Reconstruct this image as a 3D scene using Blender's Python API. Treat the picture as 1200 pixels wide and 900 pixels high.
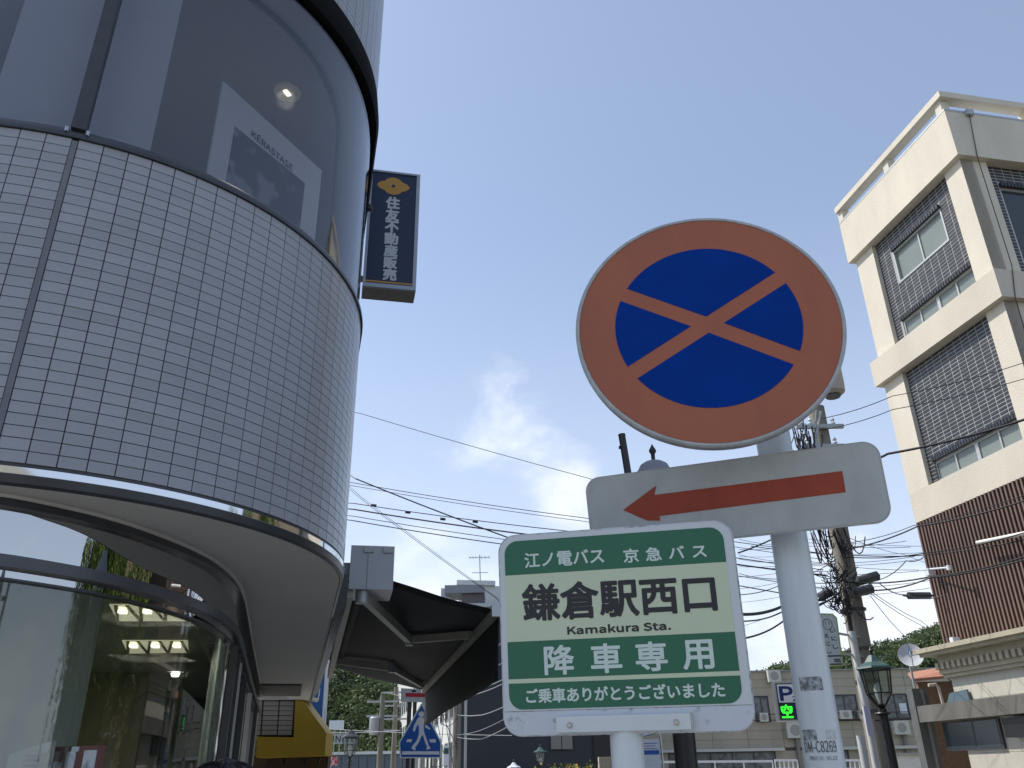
import bpy, bmesh, math, random
import numpy as np
from mathutils import Vector
random.seed(7); rng = np.random.default_rng(7)
sc = bpy.context.scene
for o in list(bpy.data.objects): bpy.data.objects.remove(o)

# ------------------------------------------------------------------ camera, sky, sun, exposure
EYE = 1.6
FPX = 970.0                                              # focal length in pixels of a 1200 px wide frame
_up = np.array([-35., 2066., -970.]); _up /= np.linalg.norm(_up)
_fw = np.array([0., 0., -1.]); _Y = _fw - _up * _fw.dot(_up); _Y /= np.linalg.norm(_Y)
_X = np.cross(_Y, _up)
cam_d = bpy.data.cameras.new('camera'); cam = bpy.data.objects.new('camera', cam_d); sc.collection.objects.link(cam)
from mathutils import Matrix
M3 = Matrix([list(_X), list(_Y), list(_up)])             # camera space -> world
cam.matrix_world = Matrix.Translation((0, 0, EYE)) @ M3.to_4x4()
cam_d.sensor_width = 36; cam_d.lens = FPX / 1200 * 36; cam_d.clip_end = 3000; cam_d.clip_start = 0.02
sc.camera = cam
SUN_AZ, SUN_EL = -70.0, 53.0                             # azimuth clockwise from +Y
w = bpy.data.worlds.new('World'); sc.world = w; w.use_nodes = True
nt = w.node_tree; N = nt.nodes; L = nt.links
bg = N['Background']; bg.inputs[1].default_value = 0.15
sky = N.new('ShaderNodeTexSky'); sky.sky_type = 'NISHITA'; sky.sun_disc = False
sky.sun_elevation = math.radians(SUN_EL); sky.sun_rotation = math.radians(SUN_AZ)
sky.air_density = 1.0; sky.dust_density = 0.9; sky.ozone_density = 1.6; sky.altitude = 10
_S = lambda px, py: (lambda d: tuple(Matrix([list(_X), list(_Y), list(_up)]) @ Vector(d).normalized()))((px - 600., 450. - py, -FPX))
tc = N.new('ShaderNodeTexCoord'); sep = N.new('ShaderNodeSeparateXYZ'); L.new(tc.outputs['Generated'], sep.inputs[0])
# thin summer haze over the whole sky, paler towards the horizon
veil = N.new('ShaderNodeMapRange'); veil.interpolation_type = 'SMOOTHSTEP'; veil.inputs[1].default_value = 0.0; veil.inputs[2].default_value = 0.62; veil.inputs[3].default_value = 0.88; veil.inputs[4].default_value = 0.22
L.new(sep.outputs[2], veil.inputs[0])
mixv = N.new('ShaderNodeMix'); mixv.data_type = 'RGBA'; mixv.inputs[7].default_value = (4.55, 5.15, 6.35, 1)
L.new(veil.outputs[0], mixv.inputs[0]); L.new(sky.outputs[0], mixv.inputs[6])
# soft fair-weather clouds: noise, lifted where the photograph has its clouds and low down all round
mp = N.new('ShaderNodeMapping'); mp.inputs['Scale'].default_value = (1, 1, 1.7); mp.inputs['Location'].default_value = (0.35, 0.1, 0.0)
no = N.new('ShaderNodeTexNoise'); no.inputs['Scale'].default_value = 7.5; no.inputs['Detail'].default_value = 10; no.inputs['Roughness'].default_value = 0.56; no.inputs['Distortion'].default_value = 0.35
L.new(tc.outputs['Generated'], mp.inputs[0]); L.new(mp.outputs[0], no.inputs['Vector'])
low = N.new('ShaderNodeMapRange'); low.interpolation_type = 'SMOOTHSTEP'; low.inputs[1].default_value = 0.0; low.inputs[2].default_value = 0.34; low.inputs[3].default_value = 0.13; low.inputs[4].default_value = -0.22
L.new(sep.outputs[2], low.inputs[0]); acc = N.new('ShaderNodeMath'); acc.operation = 'ADD'; L.new(no.outputs[0], acc.inputs[0]); L.new(low.outputs[0], acc.inputs[1]); acc_o = acc.outputs[0]
for px, py, rad, amt in ((588, 485, 6.5, .205), (650, 515, 7, .15), (580, 425, 3.0, .19), (470, 640, 8, .19), (560, 690, 7, .13), (672, 592, 3.5, .24), (800, 525, 5, .20), (980, 700, 10, .13), (1060, 640, 7, .08)):
    dp = N.new('ShaderNodeVectorMath'); dp.operation = 'DOT_PRODUCT'; dp.inputs[1].default_value = _S(px, py); nrm = N.new('ShaderNodeVectorMath'); nrm.operation = 'NORMALIZE'
    L.new(tc.outputs['Generated'], nrm.inputs[0]); L.new(nrm.outputs[0], dp.inputs[0]); b_ = N.new('ShaderNodeMapRange'); b_.interpolation_type = 'SMOOTHSTEP'
    b_.inputs[1].default_value = math.cos(math.radians(rad)); b_.inputs[2].default_value = 1.0; b_.inputs[3].default_value = 0; b_.inputs[4].default_value = amt
    L.new(dp.outputs['Value'], b_.inputs[0]); ad = N.new('ShaderNodeMath'); ad.operation = 'ADD'; L.new(acc_o, ad.inputs[0]); L.new(b_.outputs[0], ad.inputs[1]); acc_o = ad.outputs[0]
cr = N.new('ShaderNodeMapRange'); cr.interpolation_type = 'SMOOTHSTEP'; cr.inputs[1].default_value = 0.46; cr.inputs[2].default_value = 0.90; cr.inputs[3].default_value = 0; cr.inputs[4].default_value = 0.92
L.new(acc_o, cr.inputs[0])
mixc = N.new('ShaderNodeMix'); mixc.data_type = 'RGBA'; mixc.inputs[7].default_value = (6.3, 6.5, 6.9, 1)
L.new(cr.outputs[0], mixc.inputs[0]); L.new(mixv.outputs[2], mixc.inputs[6]); L.new(mixc.outputs[2], bg.inputs[0])
sun_d = bpy.data.lights.new('sun', 'SUN'); sun = bpy.data.objects.new('sun', sun_d); sc.collection.objects.link(sun)
sun_d.energy = 4.0; sun_d.angle = math.radians(0.6); sun_d.color = (1.0, 0.955, 0.88)
_a, _e = math.radians(SUN_AZ), math.radians(SUN_EL)
sun.rotation_euler = Vector((math.sin(_a) * math.cos(_e), math.cos(_a) * math.cos(_e), math.sin(_e))).to_track_quat('Z', 'Y').to_euler()
sun.location = (-20, 20, 40)
vs = sc.view_settings; vs.view_transform = 'Standard'; vs.look = 'None'; vs.exposure = 0.22; vs.gamma = 1.0

# ------------------------------------------------------------------ surveying helpers (photo bearing -> point on a known plane)
def ray(px, py):
    d = np.array([px - 600., 450. - py, -FPX]); return np.array([d @ _X, d @ _Y, d @ _up])
def W(p): return np.array([p[0], p[1], p[2] + EYE])
def at(px, py, y): r = ray(px, py); return W(r * y / r[1])
def atz(px, py, z): r = ray(px, py); return W(r * (z - EYE) / r[2])
def atd(px, py, d): return W(ray(px, py) / FPX * d)
def atp(px, py, P, az):
    t = math.radians(az); n = np.array([math.cos(t), -math.sin(t)]); r = ray(px, py)
    return W(r * ((P[0] * n[0] + P[1] * n[1]) / (r[0] * n[0] + r[1] * n[1])))
def proj(p):
    p = np.asarray(p, float) - (0, 0, EYE); d = p[0] * _X + p[1] * _Y + p[2] * _up
    c = np.array([p @ _X, p @ _Y, p @ _up]); c = _X * p[0] + _Y * p[1] + _up * p[2]
    return 600 + FPX * c[0] / -c[2], 450 - FPX * c[1] / -c[2]
def dirv(az): t = math.radians(az); return np.array([math.sin(t), math.cos(t), 0.])
UZ = np.array([0., 0., 1.])

# ------------------------------------------------------------------ materials
MATS = {}
def mat(name, col, rough=0.6, metal=0.0, var=0.0, vscale=6.0, bump=0.0, bscale=60.0, col2=None, spec=0.5, coat=0.0, rnd=0.0, streak=0.0, emit=None, estr=0.0, detail=4.0, thr=None):
    if name in MATS: return MATS[name]
    m = bpy.data.materials.new(name); m.use_nodes = True; MATS[name] = m
    nt = m.node_tree; N = nt.nodes; L = nt.links; b = N['Principled BSDF']
    b.inputs['Base Color'].default_value = (*col, 1); b.inputs['Roughness'].default_value = rough; b.inputs['Metallic'].default_value = metal
    b.inputs['Specular IOR Level'].default_value = spec; b.inputs['Coat Weight'].default_value = coat
    if emit: b.inputs['Emission Color'].default_value = (*emit, 1); b.inputs['Emission Strength'].default_value = estr
    tc = N.new('ShaderNodeTexCoord')
    src = None
    if var or col2:
        no = N.new('ShaderNodeTexNoise'); no.inputs['Scale'].default_value = vscale; no.inputs['Detail'].default_value = detail; no.inputs['Roughness'].default_value = 0.6
        mp = N.new('ShaderNodeMapping')
        if streak: mp.inputs['Scale'].default_value = (1, 1, 1 / streak)
        L.new(tc.outputs['Object'], mp.inputs[0]); L.new(mp.outputs[0], no.inputs['Vector'])
        r = N.new('ShaderNodeValToRGB'); lo, hi = thr or (0.3, 0.7); r.color_ramp.elements[0].position = lo; r.color_ramp.elements[1].position = hi
        c2 = col2 if col2 else tuple(min(1, c * (1 - var)) for c in col)
        c1 = col if col2 else tuple(min(1, c * (1 + var)) for c in col)
        r.color_ramp.elements[0].color = (*c2, 1); r.color_ramp.elements[1].color = (*c1, 1)
        L.new(no.outputs[0], r.inputs[0]); src = r.outputs[0]
        rr = N.new('ShaderNodeMapRange'); rr.inputs[3].default_value = max(0.02, rough - 0.08); rr.inputs[4].default_value = min(1, rough + 0.08)
        L.new(no.outputs[0], rr.inputs[0]); L.new(rr.outputs[0], b.inputs['Roughness'])
    if rnd:
        oi = N.new('ShaderNodeObjectInfo'); mr = N.new('ShaderNodeMapRange'); mr.inputs[3].default_value = 1 - rnd; mr.inputs[4].default_value = 1 + rnd
        L.new(oi.outputs['Random'], mr.inputs[0]); hs = N.new('ShaderNodeHueSaturation'); L.new(mr.outputs[0], hs.inputs['Value'])
        if src: L.new(src, hs.inputs['Color'])
        else: hs.inputs['Color'].default_value = (*col, 1)
        src = hs.outputs[0]
    if src: L.new(src, b.inputs['Base Color'])
    if bump:
        nb = N.new('ShaderNodeTexNoise'); nb.inputs['Scale'].default_value = bscale; nb.inputs['Detail'].default_value = 5
        bp = N.new('ShaderNodeBump'); bp.inputs['Strength'].default_value = bump; bp.inputs['Distance'].default_value = 0.02
        L.new(tc.outputs['Object'], nb.inputs['Vector']); L.new(nb.outputs[0], bp.inputs['Height']); L.new(bp.outputs[0], b.inputs['Normal'])
    return m
def glass(name, tint, refl_rough=0.02, base_refl=0.05, ior=1.5):
    if name in MATS: return MATS[name]
    m = bpy.data.materials.new(name); m.use_nodes = True; MATS[name] = m
    nt = m.node_tree; N = nt.nodes; L = nt.links; N.remove(N['Principled BSDF']); out = N['Material Output']
    tr = N.new('ShaderNodeBsdfTransparent'); tr.inputs[0].default_value = (*tint, 1)
    gl = N.new('ShaderNodeBsdfGlossy'); gl.inputs['Roughness'].default_value = refl_rough
    lw = N.new('ShaderNodeLayerWeight'); lw.inputs[0].default_value = 0.5; fr = N.new('ShaderNodeMath'); fr.operation = 'POWER'; fr.inputs[1].default_value = 5.0; L.new(lw.outputs['Facing'], fr.inputs[0])
    mx = N.new('ShaderNodeMapRange'); mx.inputs[3].default_value = base_refl; mx.inputs[4].default_value = 1.0
    ms = N.new('ShaderNodeMixShader')
    L.new(fr.outputs[0], mx.inputs[0]); L.new(mx.outputs[0], ms.inputs[0]); L.new(tr.outputs[0], ms.inputs[1]); L.new(gl.outputs[0], ms.inputs[2]); L.new(ms.outputs[0], out.inputs[0])
    return m

# ------------------------------------------------------------------ mesh and object helpers
WL = {}
class MB:
    def __init__(s): s.v = []; s.f = []
    def add(s, vs, fs):
        b = len(s.v); s.v += [tuple(map(float, p)) for p in vs]; s.f += [tuple(b + i for i in f) for f in fs]; return s
    def boxa(s, c, ax, half):                             # centre, three axes, three half sizes
        c = np.array(c, float); A = [np.array(a, float) * h for a, h in zip(ax, half)]
        vs = [c + sx * A[0] + sy * A[1] + sz * A[2] for sz in (-1, 1) for sx, sy in ((-1, -1), (1, -1), (1, 1), (-1, 1))]
        return s.add(vs, [(3, 2, 1, 0), (4, 5, 6, 7), (0, 1, 5, 4), (1, 2, 6, 5), (2, 3, 7, 6), (3, 0, 4, 7)])
    def box(s, c, size, az=None):
        ax = (np.array([1., 0, 0]), np.array([0, 1., 0]), UZ) if az is None else (dirv(az + 90), dirv(az), UZ)
        return s.boxa(c, ax, [k / 2 for k in size])
    def bar(s, a, b, wd, ht, upv=UZ):                     # rectangular bar from a to b
        a = np.array(a, float); b = np.array(b, float); d = b - a; l = np.linalg.norm(d); d /= l
        x = np.cross(d, upv); x /= np.linalg.norm(x) + 1e-12; z = np.cross(x, d)
        return s.boxa((a + b) / 2, (x, d, z), (wd / 2, l / 2, ht / 2))
    def tube(s, pts, r, n=8, cap=True):
        pts = [np.array(p, float) for p in pts]; rs = r if hasattr(r, '__len__') else [r] * len(pts)
        vs = []; prev = None
        for i, p in enumerate(pts):
            d = pts[min(i + 1, len(pts) - 1)] - pts[max(i - 1, 0)]; d /= np.linalg.norm(d) + 1e-12
            if prev is None:
                h = UZ if abs(d[2]) < 0.9 else np.array([1., 0, 0]); x = np.cross(d, h)
            else: x = prev - d * prev.dot(d)
            x /= np.linalg.norm(x) + 1e-12; prev = x; y = np.cross(d, x)
            for k in range(n):
                t = 2 * math.pi * k / n; vs.append(p + rs[i] * (x * math.cos(t) + y * math.sin(t)))
        fs = [(i * n + k, i * n + (k + 1) % n, (i + 1) * n + (k + 1) % n, (i + 1) * n + k) for i in range(len(pts) - 1) for k in range(n)]
        if cap: fs += [tuple(range(n - 1, -1, -1)), tuple(range((len(pts) - 1) * n, len(pts) * n))]
        return s.add(vs, fs)
    def lathe(s, c, prof, n=24, axes=None):               # profile of (radius, height)
        X_, Y_, Z_ = axes or (np.array([1., 0, 0]), np.array([0, 1., 0]), UZ); c = np.array(c, float)
        vs = [c + r * (X_ * math.cos(2 * math.pi * k / n) + Y_ * math.sin(2 * math.pi * k / n)) + Z_ * h for r, h in prof for k in range(n)]
        fs = [(i * n + k, i * n + (k + 1) % n, (i + 1) * n + (k + 1) % n, (i + 1) * n + k) for i in range(len(prof) - 1) for k in range(n)]
        if prof[0][0] > 1e-6: fs.append(tuple(range(n - 1, -1, -1)))
        if prof[-1][0] > 1e-6: fs.append(tuple(range((len(prof) - 1) * n, len(prof) * n)))
        return s.add(vs, fs)
    def prism(s, poly, o, u, v, n, d0, d1):               # flat outline in (u,v), from depth d0 to d1 along n
        o, u, v, n = [np.array(k, float) for k in (o, u, v, n)]; k = len(poly)
        vs = [o + u * a + v * b + n * d for d in (d0, d1) for a, b in poly]
        ar = sum(poly[i][0] * poly[(i + 1) % k][1] - poly[(i + 1) % k][0] * poly[i][1] for i in range(k))
        fl = (ar > 0) == (np.dot(np.cross(u, v), n) > 0)
        top = tuple(range(k, 2 * k)); bot = tuple(range(k - 1, -1, -1)); side = [(i, (i + 1) % k, k + (i + 1) % k, k + i) for i in range(k)]
        fs = [top, bot] + side
        if not fl: fs = [tuple(reversed(f)) for f in fs]
        return s.add(vs, fs)
    def sweep(s, path, prof, closed=False):               # path [(x,y,nx,ny)], profile [(outward, z)]
        m = len(prof); vs = [(x + nx * a, y + ny * a, z) for x, y, nx, ny in path for a, z in prof]
        k = m if closed else m - 1
        fs = [(i * m + j, (i + 1) * m + j, (i + 1) * m + (j + 1) % m, i * m + (j + 1) % m) for i in range(len(path) - 1) for j in range(k)]
        if closed: fs += [tuple(range(m)), tuple(reversed(range((len(path) - 1) * m, len(path) * m)))]
        return s.add(vs, fs)
    def mesh(s, name, m, smooth=None, off=(0, 0, 0)):
        me = bpy.data.meshes.new(name); me.from_pydata([(a - off[0], b - off[1], c - off[2]) for a, b, c in s.v], [], s.f); me.update()
        if m: me.materials.append(m)
        if smooth is not None:
            for p in me.polygons: p.use_smooth = True
            me.set_sharp_from_angle(angle=math.radians(smooth))
        return me
    def build(s, name, m, parent=None, smooth=None, fix=False):
        off = WL.get(parent.name, (0, 0, 0)) if parent else (0, 0, 0)
        me = s.mesh(name, m, smooth, off)
        if fix:
            bm = bmesh.new(); bm.from_mesh(me); bmesh.ops.recalc_face_normals(bm, faces=bm.faces); bm.to_mesh(me); bm.free()
        return link(name, me, parent)
def link(name, me, parent=None):
    o = bpy.data.objects.new(name, me); sc.collection.objects.link(o)
    if parent: o.parent = parent; WL[o.name] = WL.get(parent.name, (0, 0, 0))
    return o
def thing(name, loc, label, cat, group=None):
    o = bpy.data.objects.new(name, None); o.empty_display_size = 0.2; sc.collection.objects.link(o)
    o.location = tuple(float(k) for k in loc); WL[o.name] = tuple(float(k) for k in loc)
    return tag(o, label, cat, group)
def tag(o, label, cat, group=None):
    o['label'] = label; o['category'] = cat
    if group: o['group'] = group
    return o
def struct(o, kind='structure'): o['kind'] = kind; return o
def rrect(x0, y0, x1, y1, r, n=8):
    rs = r if hasattr(r, '__len__') else (r,) * 4         # bl br tr tl
    out = []
    for (cx, cy, sx, sy, a0), q in zip(((x0, y0, 1, 1, 180), (x1, y0, -1, 1, 270), (x1, y1, -1, -1, 0), (x0, y1, 1, -1, 90)), rs):
        if q <= 0: out.append((cx, cy)); continue
        for k in range(n + 1):
            t = math.radians(a0 + 90 * k / n); out.append((cx + sx * q + q * math.cos(t), cy + sy * q + q * math.sin(t)))
    return out
class Face:                                               # a flat face standing in the world: origin, right, up, normal
    def __init__(s, o, u, v): s.o = np.array(o, float); s.u = np.array(u, float); s.v = np.array(v, float); s.n = np.cross(s.u, s.v)
    def uv(s, px, py):
        r = ray(px, py); e = s.o - (0, 0, EYE); q = r * (e @ s.n) / (r @ s.n) - e; return float(q @ s.u), float(q @ s.v)
    def p(s, a, b, d=0.): return s.o + s.u * a + s.v * b + s.n * d
    def rect(s, mb, x0, y0, x1, y1, d0, d1): return mb.prism([(x0, y0), (x1, y0), (x1, y1), (x0, y1)], s.o, s.u, s.v, s.n, d0, d1)
    def poly(s, mb, pl, d0, d1): return mb.prism(pl, s.o, s.u, s.v, s.n, d0, d1)
def face_from(o, yaw, tilt=0., roll=0.):
    t, ti, ro = [math.radians(k) for k in (yaw, tilt, roll)]
    n = np.array([math.sin(t) * math.cos(ti), math.cos(t) * math.cos(ti), math.sin(ti)]); u0 = np.cross(UZ, n); u0 /= np.linalg.norm(u0); v0 = np.cross(n, u0)
    return Face(o, u0 * math.cos(ro) + v0 * math.sin(ro), -u0 * math.sin(ro) + v0 * math.cos(ro))
TXT = {}
try: FONT = bpy.data.fonts.load(bpy.utils.system_resource('DATAFILES', path='fonts') + '/Noto Sans CJK Regular.woff2')
except Exception: FONT = None
def lettering(fc, txt, x0, y0, x1, y1, m, parent, d=0.001, bold=0.0, name='lettering', space=1.0):
    key = (txt, space)
    if key not in TXT:
        c = bpy.data.curves.new('text', 'FONT'); c.body = txt; c.resolution_u = 3; c.font = FONT if FONT else c.font; c.space_character = space; c.space_line = 1.0
        o = bpy.data.objects.new('text', c); sc.collection.objects.link(o); bpy.context.view_layer.update()
        me = bpy.data.meshes.new_from_object(o.evaluated_get(bpy.context.evaluated_depsgraph_get()))
        v = np.empty(len(me.vertices) * 3); me.vertices.foreach_get('co', v); v = v.reshape(-1, 3)[:, :2]
        TXT[key] = (v, [tuple(p.vertices) for p in me.polygons]); bpy.data.objects.remove(o); bpy.data.meshes.remove(me)
    v, f = TXT[key]; lo, hi = v.min(0), v.max(0)
    b = bold
    q = (v - lo) / (hi - lo + 1e-9) * ((x1 - x0 - 2 * b), (y1 - y0 - 2 * b)) + (x0 + b, y0 + b)
    mb = MB(); shifts = [(0, 0)] if not b else [(b * math.cos(k * math.pi / 5), b * math.sin(k * math.pi / 5)) for k in range(10)] + [(0, 0)]
    for i, (sx, sy) in enumerate(shifts):
        P = fc.o + np.outer(q[:, 0] + sx, fc.u) + np.outer(q[:, 1] + sy, fc.v) + fc.n * (d + i * 0.00002)
        mb.add(P, f)
    return mb.build(name, m, parent)

# ------------------------------------------------------------------ shared materials
m_asph = mat('asphalt', (0.055, 0.056, 0.058), 0.85, var=0.25, vscale=3, bump=0.4, bscale=180)
m_pave = mat('paving', (0.30, 0.285, 0.26), 0.8, var=0.15, vscale=2, bump=0.2)
m_earth = mat('earth', (0.10, 0.11, 0.06), 0.9, var=0.3, vscale=0.4)
m_tile = mat('glazed_tile', (0.335, 0.35, 0.385), 0.24, var=0.07, vscale=1.6, rnd=0.07, spec=0.38, bump=0.03, bscale=9)
m_grout = mat('grout', (0.095, 0.09, 0.10), 0.85, var=0.25, vscale=14)
m_steel = mat('polished_steel', (0.74, 0.75, 0.76), 0.045, 1.0)
m_alu = mat('aluminium', (0.50, 0.51, 0.53), 0.35, 0.9, var=0.06)
m_frame = mat('dark_frame', (0.045, 0.048, 0.055), 0.35, var=0.2)
m_black = mat('black_paint', (0.012, 0.012, 0.014), 0.4, var=0.3, bump=0.15)
m_soffit = mat('soffit_plaster', (0.66, 0.63, 0.57), 0.85, var=0.05, vscale=1.5, bump=0.05)
m_white = mat('white_enamel', (0.66, 0.70, 0.74), 0.35, var=0.035, vscale=3, col2=None)
m_inner = mat('interior_wall', (0.42, 0.43, 0.45), 0.8, var=0.05)
m_glass_up = glass('tinted_glass', (0.80, 0.81, 0.84), 0.03, 0.075)
m_glass_shop = glass('shop_glass', (0.78, 0.81, 0.78), 0.012, 0.10)
m_glass_mirror = glass('film_glass', (0.30, 0.31, 0.32), 0.012, 0.60)
m_glass_dark = glass('window_glass', (0.30, 0.33, 0.34), 0.03, 0.10)
m_blacktxt = mat('black_print', (0.02, 0.022, 0.03), 0.45)
m_whitetxt = mat('white_print', (0.70, 0.74, 0.76), 0.4)
m_concrete = mat('concrete', (0.30, 0.285, 0.255), 0.85, var=0.16, vscale=1.2, bump=0.15, streak=5)

# ------------------------------------------------------------------ ground
g = MB(); g.add([(-1200, -1200, -0.15), (1200, -1200, -0.15), (1200, 1200, -0.15), (-1200, 1200, -0.15)], [(0, 1, 2, 3)])
struct(g.build('ground', m_earth))
RD = dirv(-11.3); RN = dirv(78.7)
def strip(a0, a1, s0, s1, z0, z1, name, m):               # a across the street, s along it
    q = MB(); c = RN * (a0 + a1) / 2 + RD * (s0 + s1) / 2
    q.boxa((c[0], c[1], (z0 + z1) / 2), (RN, RD, UZ), ((a1 - a0) / 2, (s1 - s0) / 2, (z1 - z0) / 2)); return struct(q.build(name, m))
strip(3.2, 9.0, -60, 48, -0.14, -0.13, 'road', m_asph)
strip(-14, 3.0, -60, 48, -0.14, 0.0, 'pavement', m_pave)
strip(3.0, 3.2, -60, 48, -0.14, 0.004, 'kerb', m_concrete)
strip(9.0, 26, -60, 48, -0.14, 0.0, 'pavement', m_pave)
strip(3.34, 3.46, -60, 48, -0.126, -0.122, 'road_marking', m_white)

# ------------------------------------------------------------------ left corner building
C = np.array([-2.4388, 4.1808]); R = 1.5385
Z_SILL0, Z_SILL, Z_HEAD, Z_UP, Z_ROOF, Z_SOF = 1.02 + EYE, 2.49 + EYE, 4.03 + EYE, 4.235 + EYE, 7.4 + EYE, 0.95 + EYE
def outer_path(tail=8.0, n=72, a0=176.):
    P = []
    p0 = C + R * dirv(a0)[:2]; t = -dirv(a0 - 90)[:2]
    P.append((*(p0 + t * 5.0), *dirv(a0)[:2]))
    for k in range(n + 1):
        a = a0 - (a0 - 76) * k / n; P.append((*(C + R * dirv(a)[:2]), *dirv(a)[:2]))
    p1 = C + R * dirv(76)[:2]
    P.append((*(p1 + dirv(-14)[:2] * tail), *dirv(76)[:2])); return P
bld = thing('curved_building', (C[0], C[1], 0), 'rounded corner building in pale glazed tile with a curved tinted window and glass shopfront', 'building')
OP = outer_path()
def sweep(name, m, prof, path=OP, parent=bld, closed=True, smooth=35): return MB().sweep(path, prof, closed).build(name, m, parent, smooth, fix=True)
sweep('tiled_wall', m_grout, [(-0.008, Z_SILL0 - 0.004), (-0.008, Z_SILL), (-0.25, Z_SILL), (-0.25, Z_SILL0 - 0.004)])
sweep('tiled_wall', m_grout, [(-0.008, Z_UP), (-0.008, Z_ROOF), (-0.25, Z_ROOF), (-0.25, Z_UP)])
sweep('steel_trim', m_steel, [(0.006, Z_SILL0 - 0.004), (-0.03, Z_SILL0 - 0.004), (-0.03, Z_SOF + 0.002), (0.006, Z_SOF + 0.040)], smooth=20)
sweep('trim_dark_reflection', m_frame, [(0.005, Z_SOF + 0.0395), (-0.03, Z_SOF + 0.0395), (-0.03, Z_SOF + 0.002), (-0.014, Z_SOF - 0.001), (0.0, Z_SOF + 0.008)])  # lower bevel of the steel trim, its dark reflection given as dark colour
sweep('shadow_joint', m_frame, [(-0.003, Z_SILL0 - 0.003), (-0.003, Z_SILL0 + 0.010), (-0.02, Z_SILL0 + 0.010), (-0.02, Z_SILL0 - 0.003)])
sweep('window_frame', m_frame, [(-0.06, Z_SILL + 0.001), (0.012, Z_SILL + 0.001), (0.012, Z_SILL + 0.022), (-0.01, Z_SILL + 0.055), (-0.06, Z_SILL + 0.055)])
sweep('window_frame', mat('matt_black', (.006,.006,.007), .8, spec=.1), [(-0.06, Z_HEAD), (0.012, Z_HEAD), (0.026, Z_HEAD + 0.06), (0.012, Z_UP), (-0.06, Z_UP)])
up_glass = sweep('window_glass', m_glass_up, [(-0.02, Z_SILL + 0.05), (-0.02, Z_HEAD + 0.01), (-0.028, Z_HEAD + 0.01), (-0.028, Z_SILL + 0.05)])
for k_, (m_, pr_) in enumerate(((m_frame, [(0.0, Z_SOF - 0.004), (0.085, Z_SOF + 0.10), (0.085, Z_SOF + 0.30), (0.0, Z_SOF + 0.30)]),)):
    p_a, p_b = C + R * dirv(76)[:2] + dirv(-14)[:2] * 1.15, C + R * dirv(76)[:2] + dirv(-14)[:2] * 7.9
    sweep('side_fascia', m_, pr_, [(*p_a, *dirv(76)[:2]), (*p_b, *dirv(76)[:2])])
def on(a, r, z): return np.array([*(C + r * dirv(a)[:2]), z])
# mullion over the expansion joint
mb = MB(); mb.boxa(on(157.7, R - 0.02, (Z_SILL + Z_HEAD) / 2 + 0.02), (dirv(247.7), dirv(157.7), UZ), (0.028, 0.035, (Z_HEAD - Z_SILL) / 2 - 0.03)); mb.build('mullion', m_frame, bld)
mb = MB(); mb.boxa(on(157.7, R - 0.004, (Z_SILL0 + Z_SILL) / 2), (dirv(247.7), dirv(157.7), UZ), (0.011, 0.0085, (Z_SILL - Z_SILL0) / 2 - 0.012)); mb.build('joint_sealant', mat('sealant', (0.16, 0.17, 0.19), 0.6, var=0.1), bld)
mb = MB()
for s in (-1, 1): MB().tube([on(157.7 + s * 1.5, R + 0.012, Z_SILL + 0.022), on(157.7 + s * 1.5, R + 0.012, Z_SILL + 0.045)], 0.008, 8).build('clip', m_alu, bld)
pass
# floor, ceiling and walls of the first-floor room
inner = [(x - nx * 0.3, y - ny * 0.3) for x, y, nx, ny in OP]
def slab(name, m, z0, z1, pts=inner, parent=bld): return MB().prism([*pts, (-9.5, 11.5), (-9.5, 3.0)], (0, 0, 0), (1, 0, 0), (0, 1, 0), UZ, z0, z1).build(name, m, parent, fix=True)
slab('floor_slab', m_inner, Z_SOF + 0.01, Z_SILL - 0.06)
inner2 = [(x - nx * 0.05, y - ny * 0.05) for x, y, nx, ny in OP]
m_ceil = mat('ceiling_board', (0.34, 0.36, 0.41), 0.8, var=0.03)
slab('ceiling', m_ceil, Z_HEAD + 0.03, Z_UP - 0.02, inner2)
slab('roof', m_concrete, Z_ROOF - 0.3, Z_ROOF - 0.002, inner2)
mb = MB(); mb.boxa((-5.6, 8.3, (Z_SILL + Z_HEAD) / 2), (dirv(76), dirv(-14), UZ), (3.0, 0.05, (Z_HEAD - Z_SILL) / 2)); mb.build('partition', m_inner, bld)
mb = MB(); mb.boxa((-2.9, 5.6, (Z_SILL + Z_HEAD) / 2 + 0.02), (dirv(76), dirv(-14), UZ), (0.04, 1.6, (Z_HEAD - Z_SILL) / 2)); mb.build('partition', m_inner, bld)
# pale roller blind behind the left panes
bl = MB().sweep([(*(C + (R - 0.13) * dirv(a)[:2]), *dirv(a)[:2]) for a in np.linspace(174, 146.5, 24)], [(0, Z_SILL + 0.02), (0, Z_HEAD), (-0.01, Z_HEAD), (-0.01, Z_SILL + 0.02)], True).build('roller_blind', mat('blind_cloth', (0.44, 0.45, 0.48), 0.8, var=0.02), bld, 40, fix=True)
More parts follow.
